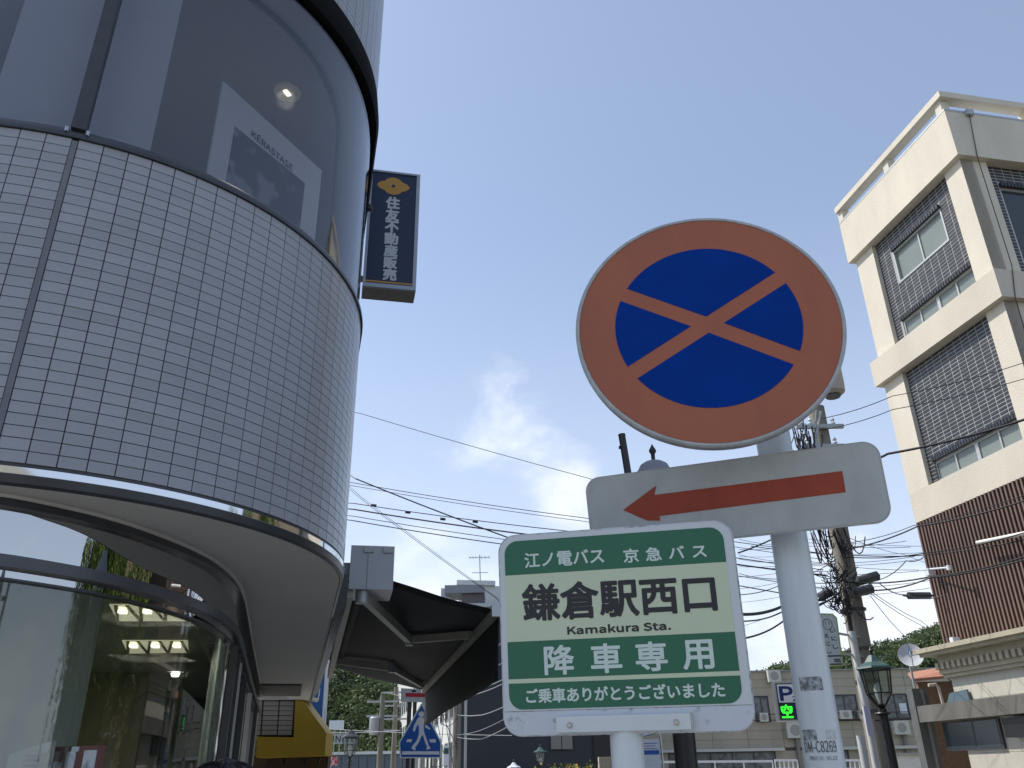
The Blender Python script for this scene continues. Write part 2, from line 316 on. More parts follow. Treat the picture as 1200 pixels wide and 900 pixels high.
# curtain track seen through the glass
sweep('curtain_track', m_frame, [(-0.26, Z_HEAD - 0.005), (-0.24, Z_HEAD - 0.005), (-0.24, Z_HEAD + 0.029), (-0.26, Z_HEAD + 0.029)])
m_lamp = mat('lamp_glow', (1, 0.95, 0.8), 0.5, emit=(1.0, 0.93, 0.70), estr=2.6)
dl = thing('downlight', (*atz(337, 107, Z_HEAD + 0.03)[:2], Z_HEAD + 0.03), 'round recessed downlight glowing in the ceiling behind the curved upper window', 'ceiling light')
q = atz(337, 107, Z_HEAD + 0.03)
MB().lathe(q - (0, 0, 0.012), [(0.072, 0), (0.086, 0.0), (0.086, 0.0115), (0.072, 0.0115)], 28).build('ring', mat('lamp_ring', (0.75, 0.72, 0.6), 0.4), dl, 40)
MB().lathe(q - (0, 0, 0.008), [(0.071, 0), (0.071, 0.006)], 24).build('reflector', mat('lamp_reflector', (0.9, 0.86, 0.66), 0.5, emit=(1, 0.86, 0.55), estr=0.9), dl)
MB().box(q - (0.002, 0, 0.014), (0.026, 0.05, 0.010), 20).build('bulb', m_lamp, dl)
# poster board leaning inside the upper window
pf_o = atz(262, 95, 3.62 + EYE); pdir = dirv(26.5)
pa = atp(377, 203, pf_o, 26.5)
Fp = Face((pf_o[0], pf_o[1], pf_o[2]), pdir, UZ)
PW = Fp.uv(377, 203)[0]
po = thing('poster_board', (pf_o[0], pf_o[1], Z_SILL - 0.05), 'tall white poster board with dark portrait print standing inside the curved upper window', 'poster')
top = [(0, 0), (PW, 0), (PW, -1.15), (0, -1.15)]
Fp.poly(MB(), [(0, -1.15), (PW, -1.15), (PW, 0), (0, 0)], -0.012, 0).build('board', mat('poster_card', (0.62, 0.63, 0.65), 0.6), po, fix=True)
a0, b0 = Fp.uv(275, 148); a1, b1 = Fp.uv(357, 215)
Fp.poly(MB(), [(a0, -1.1), (a1, -1.1), (a1, b1), (a0, b0)], 0.0005, 0.003).build('portrait_print', mat('portrait_ink', (0.09, 0.10, 0.13), 0.6, col2=(0.26, 0.27, 0.31), vscale=4.5, detail=2, thr=(0.42, 0.5)), po, fix=True)
a0, b0 = Fp.uv(295, 152); a1, b1 = Fp.uv(343, 195)
lettering(Fp, 'KÉRASTASE', a0, b0 - 0.05, a1, b0 + 0.012, m_blacktxt, po, 0.004, 0.0012)
# tiles
pitch_a = 3.68; rows = 31; rp = (Z_SILL - Z_SILL0 - 0.012) / rows
hp = (R * math.radians(pitch_a)) / 2 - 0.0022
def tilebox(mb, c, ax, h): return mb.boxa(c, ax, h)
spots = []
def cols():
    for s, n in ((1, 6), (-1, 22)):
        for k in range(n):
            yield 157.7 + s * (0.45 + pitch_a * (k + 0.5))
for a in cols():
    for r in range(rows): spots.append((a, Z_SILL0 + 0.012 + rp * (r + 0.5)))
    for r in range(int((Z_ROOF - Z_UP) / rp)): spots.append((a, Z_UP + rp * (r + 0.5)))
def tile_area(s):
    a, z = s; c = on(a, R, z); e = dirv(a + 90) * hp
    x0, y0 = proj(c - e - UZ * .02); x1, y1 = proj(c + e - UZ * .02); x2, y2 = proj(c - e + UZ * .02)
    if not (-15 < x0 < 460 and -10 < y0 < 700): return 0
    return abs((x1 - x0) * (y2 - y0) - (x2 - x0) * (y1 - y0))
spots.sort(key=tile_area, reverse=True)
tb = MB().boxa((0, 0, 0), (np.array([1., 0, 0]), np.array([0, 1., 0]), UZ), (hp, 0.004, rp / 2 - 0.0018)); tme = tb.mesh('tile', m_tile)
rest = MB()
for i, (a, z) in enumerate(spots):
    ja, jz = random.uniform(-.35, .35), random.uniform(-.006, .006)
    if i < 298:
        t = bpy.data.objects.new('tile', tme); sc.collection.objects.link(t); t.parent = bld
        p = on(a, R - 0.004, z) - np.array([C[0], C[1], 0]); t.location = p; t.rotation_euler = (jz, 0, -math.radians(a + 180 + ja))
    elif proj(on(a, R, z))[1] > -250:
        rest.boxa(on(a, R - 0.004, z), (dirv(a + 90 + ja), dirv(a + ja), UZ), (hp, 0.004, rp / 2 - 0.0018))
# straight side wall tiles
p1 = C + R * dirv(76)[:2] - R * 0
for k in range(46):
    for z0, nr in ((Z_SILL0 + 0.012, rows), (Z_UP, 40)):
        for r in range(nr):
            c = p1 + dirv(-14)[:2] * (0.06 + 0.0988 * k)
            rest.boxa((*(c - dirv(76)[:2] * 0.004), z0 + rp * (r + 0.5)), (dirv(-14), dirv(76), UZ), (hp, 0.004, rp / 2 - 0.0018))
o = rest.build('tile', m_tile, bld); o['kind'] = 'stuff'
# shopfront path (soffit inner edge)
IP = [(-8.0, 2.80), (-2.6, 2.78), (-2.05, 2.80), (-1.85, 2.90), (-1.75, 3.02), (-1.605, 3.22), (-1.505, 3.55), (-1.452, 3.85), (-1.455, 4.12), (-1.50, 4.54), (-1.70, 5.3), (-2.16, 7.03), (-3.20, 10.99)]
def catmull(P, n=8):
    P = [np.array(p, float) for p in P]; out = []
    for i in range(len(P) - 1):
        p0, p1_, p2, p3 = P[max(i - 1, 0)], P[i], P[i + 1], P[min(i + 2, len(P) - 1)]
        if i == 0: p0 = p1_ - (p2 - p1_) * .1
        for k in range(n):
            t = k / n; out.append(0.5 * (2 * p1_ + (p2 - p0) * t + (2 * p0 - 5 * p1_ + 4 * p2 - p3) * t * t + (3 * p1_ - p0 - 3 * p2 + p3) * t ** 3))
    out.append(P[-1]); return out
def with_normals(P):
    out = []
    for i, p in enumerate(P):
        d = P[min(i + 1, len(P) - 1)] - P[max(i - 1, 0)]; d /= np.linalg.norm(d); out.append((p[0], p[1], d[1], -d[0]))
    return out
_D = np.array(catmull(IP[1:], 12)); _K = _D.copy()
for _ in range(60): _K[1:-1] = (_K[:-2] + 2 * _K[1:-1] + _K[2:]) / 4
SP = with_normals([np.array(IP[0], float)] + list(_K))
# soffit between the outer edge and the shopfront
def resample(P, n):
    P = np.array([p[:2] for p in P]); s = np.r_[0, np.cumsum(np.hypot(*np.diff(P, axis=0).T))]; t = np.linspace(0, s[-1], n)
    return np.c_[np.interp(t, s, P[:, 0]), np.interp(t, s, P[:, 1])]
oc = [(x - nx * 0.014, y - ny * 0.014) for x, y, nx, ny in outer_path(8.0, 90)]
mb = MB(); OC = np.array(oc)
ic = np.array([p[:2] for p in SP])
A_ = resample(oc[1:-1], 70); B_ = resample([p for p in ic if p[1] < 4.7 and p[0] > -2.75], 70)
A2 = np.vstack([[oc[0]], A_, [[oc[-1][0], oc[-1][1]]]]); B2 = np.vstack([[ic[0]], B_, [ic[-1]]])
n_ = len(A2)
vs_ = [(x, y, Z_SOF) for x, y in A2] + [(x, y, Z_SOF) for x, y in B2] + [(x, y, Z_SOF + 0.008) for x, y in A2] + [(x, y, Z_SOF + 0.008) for x, y in B2]
mb.add(vs_, [(i, i + 1, n_ + i + 1, n_ + i) for i in range(n_ - 1)] + [(2 * n_ + i, 3 * n_ + i, 3 * n_ + i + 1, 2 * n_ + i + 1) for i in range(n_ - 1)])
mb.build('soffit', m_soffit, bld)
# recessed vent at the far end of the soffit
v0 = atz(325, 808, Z_SOF); MB().boxa((v0[0], v0[1], Z_SOF - 0.01), (dirv(76), dirv(-14), UZ), (0.28, 0.7, 0.01)).build('vent', mat('vent_dark', (0.12, 0.12, 0.115), 0.7), bld)
shop = [('head_trim', m_soffit, [(-0.03, Z_SOF - 0.012), (0.006, Z_SOF - 0.012), (0.018, Z_SOF - 0.001), (-0.03, Z_SOF - 0.001)]),
        ('head_frame', m_frame, [(-0.04, EYE + 0.905), (0.02, EYE + 0.905), (0.005, EYE + 0.937), (-0.04, EYE + 0.937)]),
        ('transom_glass', m_glass_mirror, [(-0.022, EYE + 0.72), (-0.016, EYE + 0.72), (-0.016, EYE + 0.91), (-0.022, EYE + 0.91)]),
        ('transom_bar', mat('bar_grey', (0.085, 0.09, 0.105), 0.35, var=0.1), [(-0.04, EYE + 0.690), (0.02, EYE + 0.690), (0.02, EYE + 0.733), (-0.04, EYE + 0.733)]),
        ('transom_glass', m_glass_mirror, [(-0.022, EYE + 0.655), (-0.016, EYE + 0.655), (-0.016, EYE + 0.692), (-0.022, EYE + 0.692)]),
        ('transom_bar', m_frame, [(-0.04, EYE + 0.647), (0.004, EYE + 0.647), (0.004, EYE + 0.655), (-0.04, EYE + 0.655)]),
        ('shop_glass', m_glass_shop, [(-0.022, 0.30), (-0.016, 0.30), (-0.016, EYE + 0.648), (-0.022, EYE + 0.648)]),
        ('base_panel', m_alu, [(-0.1, 0.0), (0.01, 0.0), (0.01, 0.30), (-0.1, 0.30)])]
for nm, m, pr in shop: sweep(nm, m, pr, SP)
for (x, y), wd, m in (((-1.515, 4.62), 0.035, m_frame), ((-1.60, 4.95), 0.03, m_frame), ((-1.72, 5.37), 0.04, m_alu), ((-1.98, 6.35), 0.05, m_frame), ((-2.25, 7.4), 0.05, m_alu), ((-2.6, 8.8), 0.05, m_frame), ((-2.85, 9.7), 0.05, m_alu)):
    MB().boxa((x, y, EYE - 0.48), (dirv(75), dirv(-15), UZ), (0.018, wd * .4, 1.12)).build('door_frame', m, bld)
# shop interior
slab2 = lambda nm, m, z0, z1: MB().prism([*[(p[0] - p[2] * 0.06, p[1] - p[3] * 0.06) for p in SP], (-9.5, 11.5), (-9.5, 3.0)], (0, 0, 0), (1, 0, 0), (0, 1, 0), UZ, z0, z1).build(nm, m, bld, fix=True)
m_shopceil = mat('shop_ceiling', (0.22, 0.22, 0.18), 0.85, var=0.04)
slab2('shop_ceiling', m_shopceil, EYE + 0.90, EYE + 0.935)
slab2('shop_floor', m_inner, -0.02, 0.02)
m_brown = mat('olive_wall', (0.15, 0.14, 0.095), 0.8, var=0.1, vscale=1.5)
m_pale = mat('pale_wall', (0.50, 0.54, 0.54), 0.7, var=0.05)
# pale screen standing behind the left glass, its right edge leans over pixel bearing -24 deg
e0 = at(75, 890, 3.75); 
def wall2(x0, y0, x1, y1, z0, z1, th, nm, m):
    d = np.array([x1 - x0, y1 - y0, 0.]); l = np.linalg.norm(d); d /= l; n = np.array([d[1], -d[0], 0])
    return MB().boxa(((x0 + x1) / 2, (y0 + y1) / 2, (z0 + z1) / 2), (d, n, UZ), (l / 2, th / 2, (z1 - z0) / 2)).build(nm, m, bld)
wall2(-4.2, 3.55, -1.905, 3.87, 0.02, EYE + 0.895, 0.04, 'screen_wall', m_pale)
wall2(-8.0, 7.0, -3.46, 8.2, 0.02, EYE + 0.895, 0.1, 'partition', m_brown)
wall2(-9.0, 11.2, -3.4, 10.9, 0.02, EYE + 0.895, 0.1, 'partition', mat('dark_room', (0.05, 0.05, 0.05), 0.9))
wall2(-2.35, 6.7, -1.76, 5.15, 0.02, EYE + 0.895, 0.03, 'partition', mat('teal_panel', (0.36, 0.46, 0.45), 0.5))
# ceiling luminaires with three reflector cells
m_cell = mat('luminaire_white', (0.85, 0.82, 0.66), 0.5, emit=(1, 0.92, 0.66), estr=0.42)
m_fin = mat('luminaire_fin', (0.25, 0.23, 0.17), 0.5)
for i, (corn, lab) in enumerate(((((128, 709), (215, 709), (222, 728), (138, 728)), 'louvred ceiling light nearer the glass, larger of the two in the shop'), (((143, 751), (220, 751), (221, 765), (150, 766)), 'louvred ceiling light deeper inside the shop, smaller of the two'))):
    P = [atz(a, b, EYE + 0.893) for a, b in corn]; c = sum(P) / 4
    t = thing('ceiling_light', c, lab, 'ceiling light', 'louvred lights in the shop ceiling')
    base = MB(); base.add([p for p in P] + [p + UZ * 0.006 for p in P], [(0, 1, 2, 3), (7, 6, 5, 4), (0, 4, 5, 1), (1, 5, 6, 2), (2, 6, 7, 3), (3, 7, 4, 0)]).build('diffuser', m_cell, t, fix=True)
    for k in range(3):
        u0, u1 = k / 3, (k + 1) / 3
        tA = P[0] * (1 - u0) + P[1] * u0; tB = P[0] * (1 - u1) + P[1] * u1; bA = P[3] * (1 - u0) + P[2] * u0; bB = P[3] * (1 - u1) + P[2] * u1
        apex = (tA + tB) / 2
        MB().bar(bA - UZ * .004, apex * .55 + tA * .45 - UZ * .004, 0.02, 0.006).bar(bB - UZ * .004, apex * .55 + tB * .45 - UZ * .004, 0.02, 0.006).build('reflector_fin', m_fin, t)
        MB().bar(apex * .82 + bA * .09 + bB * .09 - tA * 0 + (tB - tA) * -.14 - UZ * .02, apex * .82 + bA * .09 + bB * .09 + (tB - tA) * .14 - UZ * .02, 0.05 * (1 + i * .5), 0.02).build('bulb', m_lamp, t)
sp = atz(205, 793, EYE + 0.85)
s_ = thing('spotlight', sp, 'small bright spotlight hanging deep inside the dark part of the shop', 'spotlight')
MB().lathe(sp, [(0.03, 0), (0.042, 0.03)], 16).build('bulb', mat('spot_glow', (1, 1, 1), 0.5, emit=(1, 0.95, 0.8), estr=4.0), s_)
MB().lathe(sp + UZ * 0.041, [(0.075, 0), (0.06, 0.06), (0.02, 0.065)], 16).build('lamp_shade', m_white, s_, 40)
# things behind the shop glass: louvred rack and magazine rack
Fr = face_from(at(5, 890, 3.35) + (0, 0, 0), 205)
rk = thing('louvred_panel', (Fr.o[0], Fr.o[1], 0.02), 'white slatted panel standing low behind the left shop glass', 'panel')
a0, b0 = Fr.uv(28, 876); a1, b1 = Fr.uv(58, 868)
Fr.poly(MB(), [(a0 - .09, -1.45), (a1, -1.45), (a1, b1), (a0 - .09, b0 - .02)], -0.03, -0.012).build('back_board', m_white, rk, fix=True)
for k in range(14):
    Fr.rect(MB(), a0 + 0.004, b0 - 0.025 - k * 0.016, a1 - 0.006, b0 - 0.018 - k * 0.016, -0.011, 0.003).build('slat', m_white, rk)
Fm = face_from(at(60, 876, 3.3), 200)
mg = thing('magazine_rack', (Fm.o[0], Fm.o[1], 0.02), 'rack of brown and white printed covers low behind the shop glass', 'magazine rack')
a0, b0 = Fm.uv(62, 876); a1, b1 = Fm.uv(116, 880)
Fm.rect(MB(), a0, -1.4, a1, b0 + .002, -0.03, 0).build('back_board', mat('rack_brown', (0.16, 0.07, 0.06), 0.5), mg)
for k, (x, y, wd, h) in enumerate(((.10, .3, .18, .5), (.36, .1, .18, .8), (.72, .08, .25, .45), (.1, .62, .2, .3), (.70, .56, .27, .4), (.44, .0, .14, .1))):
    ww = a1 - a0; Fm.rect(MB(), a0 + ww * x, b0 - .16 * (y + h), a0 + ww * (x + wd), b0 - .16 * y, 0.001, 0.006).build('magazine', mat('cover_%d' % (k % 2), (0.55, 0.6, 0.64), 0.4, col2=(0.30, 0.33, 0.4), vscale=30, thr=(.38, .5)), mg)

for nm, loc, pw_, sz in (('downlight_lamp', q * 0 + atz(337, 107, Z_HEAD + 0.03) - (0, 0, .06), 26, .06),):
    ld = bpy.data.lights.new(nm, 'SPOT'); ld.energy = pw_; ld.color = (1, .93, .78); ld.shadow_soft_size = sz; ld.spot_size = math.radians(150); ld.spot_blend = .6; lo = bpy.data.objects.new(nm, ld); sc.collection.objects.link(lo); lo.location = tuple(loc)
for (x, y, e_) in ((-2.2, 5.05, 9), (-2.9, 6.8, 9)):
    ld = bpy.data.lights.new('shop_lamp', 'AREA'); ld.energy = e_; ld.color = (1, .93, .78); ld.size = .5; lo = bpy.data.objects.new('shop_lamp', ld); sc.collection.objects.link(lo); lo.location = (x, y, EYE + .86)

# ------------------------------------------------------------------ no-stopping sign post (white pole, disc, arrow plate)
m_pole = mat('pole_paint', (0.68, 0.74, 0.77), 0.36, col2=(0.58, 0.62, 0.64), vscale=6, streak=5, detail=9, thr=(.28, .55), bump=.05, bscale=25)
m_galv = mat('galvanised_edge', (0.42, 0.44, 0.44), 0.5, 0.3, var=0.15, vscale=30)
m_or = mat('faded_red', (0.42, 0.135, 0.072), 0.55, vscale=7, streak=3, col2=(0.34, 0.12, 0.072), bump=0.05, detail=9, spec=0.3)
m_blue = mat('sign_blue', (0.0, 0.036, 0.255), 0.6, var=0.08, vscale=9, spec=0.08)
PX, PY, PR = 0.632, 1.882, 0.0405
post = thing('sign_post', (PX, PY, 0), 'tall white round pole holding the round no-stopping sign and the white arrow plate', 'sign post')
MB().lathe((PX, PY, -0.12), [(PR, 0), (PR, 2.86)], 40).build('pole', m_pole, post, 40)
MB().lathe((PX, PY, 2.741), [(PR + .001, 0), (PR * .8, .02), (0, .03)], 24).build('cap', m_pole, post, 40)
# weathered stickers and stencilled number on the pole
pc = lambda px, py: atd(px, py, 1.0)
def on_pole(px, py):                                      # angle and height where a bearing meets the pole surface
    r = ray(px, py); d = r[:2]; c = np.array([PX, PY]); a = d @ d; b = -2 * d @ c; cc = c @ c - (PR + .0006) ** 2
    D = b * b - 4 * a * cc; t = (-b - math.sqrt(max(D, 0))) / (2 * a); p = d * t - c
    return math.degrees(math.atan2(p[0], p[1])), r[2] * t + EYE
def pole_patch(x0, y0, x1, y1, m, name, lift=0.0007, rough_edge=False):
    a0, z0 = on_pole(x0, (y0 + y1) / 2); a1, z1 = on_pole(x1, (y0 + y1) / 2); zt = on_pole((x0 + x1) / 2, y0)[1]; zb = on_pole((x0 + x1) / 2, y1)[1]
    if a1 > a0: a1 -= 360
    path = [(PX + PR * math.sin(math.radians(a)), PY + PR * math.cos(math.radians(a)), math.sin(math.radians(a)), math.cos(math.radians(a))) for a in np.linspace(a0 % 360, a1 % 360 if a1 % 360 < a0 % 360 else a1, 12)]
    return MB().sweep(path, [(lift, zb), (lift, zt), (0.0002, zt), (0.0002, zb)], True).build(name, m, post, 60, fix=True)
m_stick = mat('sticker_residue', (0.12, 0.13, 0.135), 0.7, col2=(0.52, 0.57, 0.6), vscale=110, detail=8, thr=(0.35, 0.62))
pole_patch(937, 793, 964, 809, m_stick, 'sticker'); pole_patch(941, 855, 957, 868, m_stick, 'sticker')
m_pale2 = mat('faded_print', (0.50, 0.53, 0.56), 0.6, col2=(0.62, 0.68, 0.72), vscale=120, detail=7)
pole_patch(968, 855, 980, 866, m_pale2, 'sticker')
class PoleFace(Face): pass
def pole_text(txt, x0, y0, x1, y1, m, bold):
    a0, zt = on_pole(x0, y0); a1, _ = on_pole(x1, y0); am = math.radians((a0 + a1) / 2 if abs(a0 - a1) < 180 else (a0 + a1) / 2 + 180); zb = on_pole((x0 + x1) / 2, y1)[1]
    n = np.array([math.sin(am), math.cos(am), 0]); u = np.cross(UZ, n)
    F = Face(np.array([PX, PY, 0]) + n * PR, u, UZ); hw = PR * math.radians(abs(((a1 - a0) + 180) % 360 - 180)) / 2
    o = lettering(F, txt, -hw, zb, hw, on_pole((x0 + x1) / 2, y0)[1], m, post, 0.0, bold)
    for v in o.data.vertices:                             # wrap the print round the pole
        p = np.array(v.co) + (PX, PY, 0) - F.o; s = p @ u; dd = p @ n; t = s / PR; q = np.array([PX, PY, 0]) + (n * math.cos(t) + u * math.sin(t)) * (PR + .0007 + dd) + UZ * p[2]
        v.co = tuple(q - np.array([PX, PY, 0]))
    return o
pole_text('DM-C8269', 942, 868, 979, 882, mat('stencil_black', (0.07, 0.08, 0.09), 0.6, col2=(0.25, 0.27, 0.29), vscale=180), 0.0004)
pole_text('7800 01 80.12', 948, 886, 981, 891, m_stick, 0.0002)
# disc
FD = face_from((0.4476, 1.6555, 0.9152 + EYE), -172.0, 1.37, 0)
dsc = MB()
dsc.lathe(FD.o - FD.n * 0.012, [(0.288, 0.0), (0.2985, -0.004), (0.3, 0.004), (0.3, 0.016), (0.2965, 0.0195), (0.2915, 0.0195), (0.2905, 0.0165), (0.0, 0.0165)], 96, (FD.u, FD.v, FD.n)).build('sign_rim', m_galv, post, 30, fix=True)
MB().lathe(FD.o, [(0.2903, 0.0048), (0.2903, 0.0056), (0, 0.0056)], 96, (FD.u, FD.v, FD.n)).build('red_disc', m_or, post, 20, fix=True)
rb = 0.2082; bw = 0.0183
def wedge(lo, hi):                                        # blue field between two bars, angles of the bar centre lines
    lo_, hi_ = math.radians(lo), math.radians(hi)
    # inner corner: offset lines intersect
    n1 = np.array([-math.sin(lo_), math.cos(lo_)]); n2 = np.array([math.sin(hi_), -math.cos(hi_)])
    A = np.array([n1, n2]); k = np.linalg.solve(A, [bw, bw])
    a = lo_ + math.asin(bw / rb); b = hi_ - math.asin(bw / rb)
    return [tuple(k)] + [(rb * math.cos(t), rb * math.sin(t)) for t in np.linspace(a, b, 40)]
for lo, hi in ((-29.5, 31.2), (31.2, 151.5), (151.5, 211.2), (211.2, 330.5)):
    FD.poly(MB(), wedge(lo, hi), 0.0059, 0.0063).build('blue_field', m_blue, post, fix=True)
# arrow plate
FA = face_from((0.4855, 1.8065, 0.5523 + EYE), -160, -11.6, 0.2)
wA, hA = 0.658 / 2, 0.177 / 2
m_apl = mat('weathered_white', (0.48, 0.52, 0.525), 0.5, vscale=13, streak=2, col2=(0.40, 0.435, 0.435), detail=9, thr=(.34, .6))
FA.poly(MB(), rrect(-wA, -hA, wA, hA, 0.035), -0.012, 0.0).build('sign_rim', m_galv, post, 30, fix=True)
FA.poly(MB(), rrect(-wA + .004, -hA + .004, wA - .004, hA - .004, 0.032), 0.0003, 0.0012).build('arrow_plate', m_apl, post, fix=True)
P6 = lambda x, y: FA.uv(660 + x / 2.25, 240 + y / 2.25)
FA.poly(MB(), [P6(*k) for k in ((158, 805), (246, 740), (241, 765), (736, 702), (745, 758), (254, 821), (256, 833), (222, 833))], 0.0015, 0.002).build('arrow', mat('arrow_red', (0.33, 0.045, 0.018), 0.5, var=0.15, vscale=25, streak=2), post, fix=True)
for (z) in (2.42, 2.62, 2.13, 2.2):
    MB().lathe((PX, PY, z), [(PR, 0), (PR + .004, .002), (PR + .004, .028), (PR, .03)], 32).bar((PX - .03, PY - .03, z + .015), (PX - .075, PY - .02 - (.10 if z > 2.3 else -.0), z + .015), .02, .028).build('bracket', m_galv, post, 40)

# ------------------------------------------------------------------ bus stop sign
FB = face_from((0.1957, 1.6287, 0.24874 + EYE), -167.43, -5.72, -0.116)
bus = thing('bus_stop_sign', (0.22, 1.66, 0), 'green and cream station bus stop sign with rounded corners on a short white pole', 'bus stop sign')
wB, hB = 0.2323, 0.1895
m_bw = mat('bus_sign_white', (0.62, 0.68, 0.71), 0.38, var=0.03, vscale=5)
m_edge = mat('worn_edge', (0.56, 0.58, 0.62), 0.55, col2=(0.26, 0.26, 0.29), vscale=55, detail=8, thr=(0.36, 0.5))
FB.poly(MB(), rrect(-wB, -hB, wB, hB, 0.036, 12), -0.016, -0.002).build('board', m_edge, bus, 30, fix=True)
FB.poly(MB(), rrect(-wB + .003, -hB + .045, wB - .003, hB - .003, (.001, .001, .034, .034), 12), -0.0018, 0.0).build('face_sheet', m_bw, bus, fix=True)
FB.poly(MB(), rrect(-wB + .002, -hB + .002, wB - .002, -hB + .0435, (.034, .034, .001, .001), 12), -0.0018, -0.0004).build('lower_sheet', mat('lower_sheet', (0.60, 0.66, 0.72), 0.42, col2=(0.36, 0.36, 0.40), vscale=48, detail=9, thr=(0.30, 0.42)), bus, fix=True)
S5 = lambda x, y: FB.uv(560 + x / 2.903, 590 + y / 2.903)
xl = (S5(95, 238)[0] + S5(103, 600)[0]) / 2; xr = (S5(843, 205)[0] + S5(896, 590)[0]) / 2
yt = (S5(150, 121)[1] + S5(770, 89)[1]) / 2; y1_ = (S5(97, 240)[1] + S5(843, 205)[1]) / 2; y2_ = (S5(100, 470)[1] + S5(878, 438)[1]) / 2
y3_ = (S5(103, 599)[1] + S5(890, 569)[1]) / 2; y4_ = (S5(103, 614)[1] + S5(893, 584)[1]) / 2; y5_ = (S5(160, 700)[1] + S5(830, 682)[1]) / 2
m_green = mat('sign_green', (0.020, 0.145, 0.082), 0.4, var=0.05); m_cream = mat('sign_cream', (0.59, 0.68, 0.50), 0.42, var=0.03)
rr_ = 0.026
FB.poly(MB(), rrect(xl, y1_, xr, yt, (0, 0, rr_, rr_), 10), 0.0003, 0.0007).build('green_band', m_green, bus, fix=True)
FB.rect(MB(), xl, y2_, xr, y1_, 0.0002, 0.0006).build('cream_band', m_cream, bus)
FB.rect(MB(), xl, y3_, xr, y2_, 0.0003, 0.0007).build('green_band', m_green, bus)
FB.rect(MB(), xl, y4_, xr, y3_, 0.0002, 0.0006).build('cream_band', m_cream, bus)
FB.poly(MB(), rrect(xl, y5_, xr, y4_, (rr_, rr_, 0, 0), 10), 0.0003, 0.0007).build('green_band', m_green, bus, fix=True)
m_wl = mat('white_letter', (0.62, 0.74, 0.70), 0.4)
def bt(t, bl_, tr_, m, bold, sp=1.0):
    a, b = S5(*bl_), S5(*tr_); return lettering(FB, t, a[0], a[1], b[0], b[1], m, bus, 0.0011, bold, space=sp)
bt('江ノ電バス', (160, 221), (427, 151), m_wl, 0.0007); bt('京急バス', (497, 203), (775, 136), m_wl, 0.0007, 1.25)
bt('鎌倉駅西口', (153, 404), (803, 236), m_blacktxt, 0.0022); bt('Kamakura Sta.', (305, 447), (655, 400), m_blacktxt, 0.0008)
for ch, x0, x1, dy in (('降', 228, 325, 6), ('車', 387, 486, 2), ('専', 540, 640, -2), ('用', 700, 796, -6)):
    bt(ch, (x0, 576 + dy * 1.5), (x1, 470 + dy * 1.5), m_wl, 0.0014)
bt('ご乗車ありがとうございました', (165, 681), (837, 606), m_wl, 0.0008)
# mounting plate, bolts, pole
a0, b0 = S5(272, 778); a1, b1 = S5(722, 712)
FB.rect(MB(), a0, b0, a1, b1, 0.0, 0.012).build('mounting_plate', m_pole, bus)
FB.rect(MB(), a1 + .0002, b0, a1 + 0.004, b1, 0.0, 0.0115).build('plate_edge', m_galv, bus)
for x, y in ((316, 753), (676, 743)):
    a, b = S5(x, y)
    MB().lathe(FB.p(a, b, 0.012), [(0.0062, 0), (0.0062, 0.0012)], 20, (FB.u, FB.v, FB.n)).lathe(FB.p(a, b, 0.0133), [(0.0046, 0), (0.0046, 0.003), (0.0035, 0.0042)], 6, (FB.u, FB.v, FB.n)).build('bolt', m_alu, bus)
bp = FB.p(S5(500, 780)[0], b0)
bx, by = bp[0] - FB.n[0] * 0.022, bp[1] - FB.n[1] * 0.022
MB().lathe((bx, by, -0.12), [(0.0305, 0), (0.0305, bp[2] + 0.12 + 0.02), (0.02, bp[2] + 0.12 + 0.026)], 36).build('pole', m_pole, bus, 40)

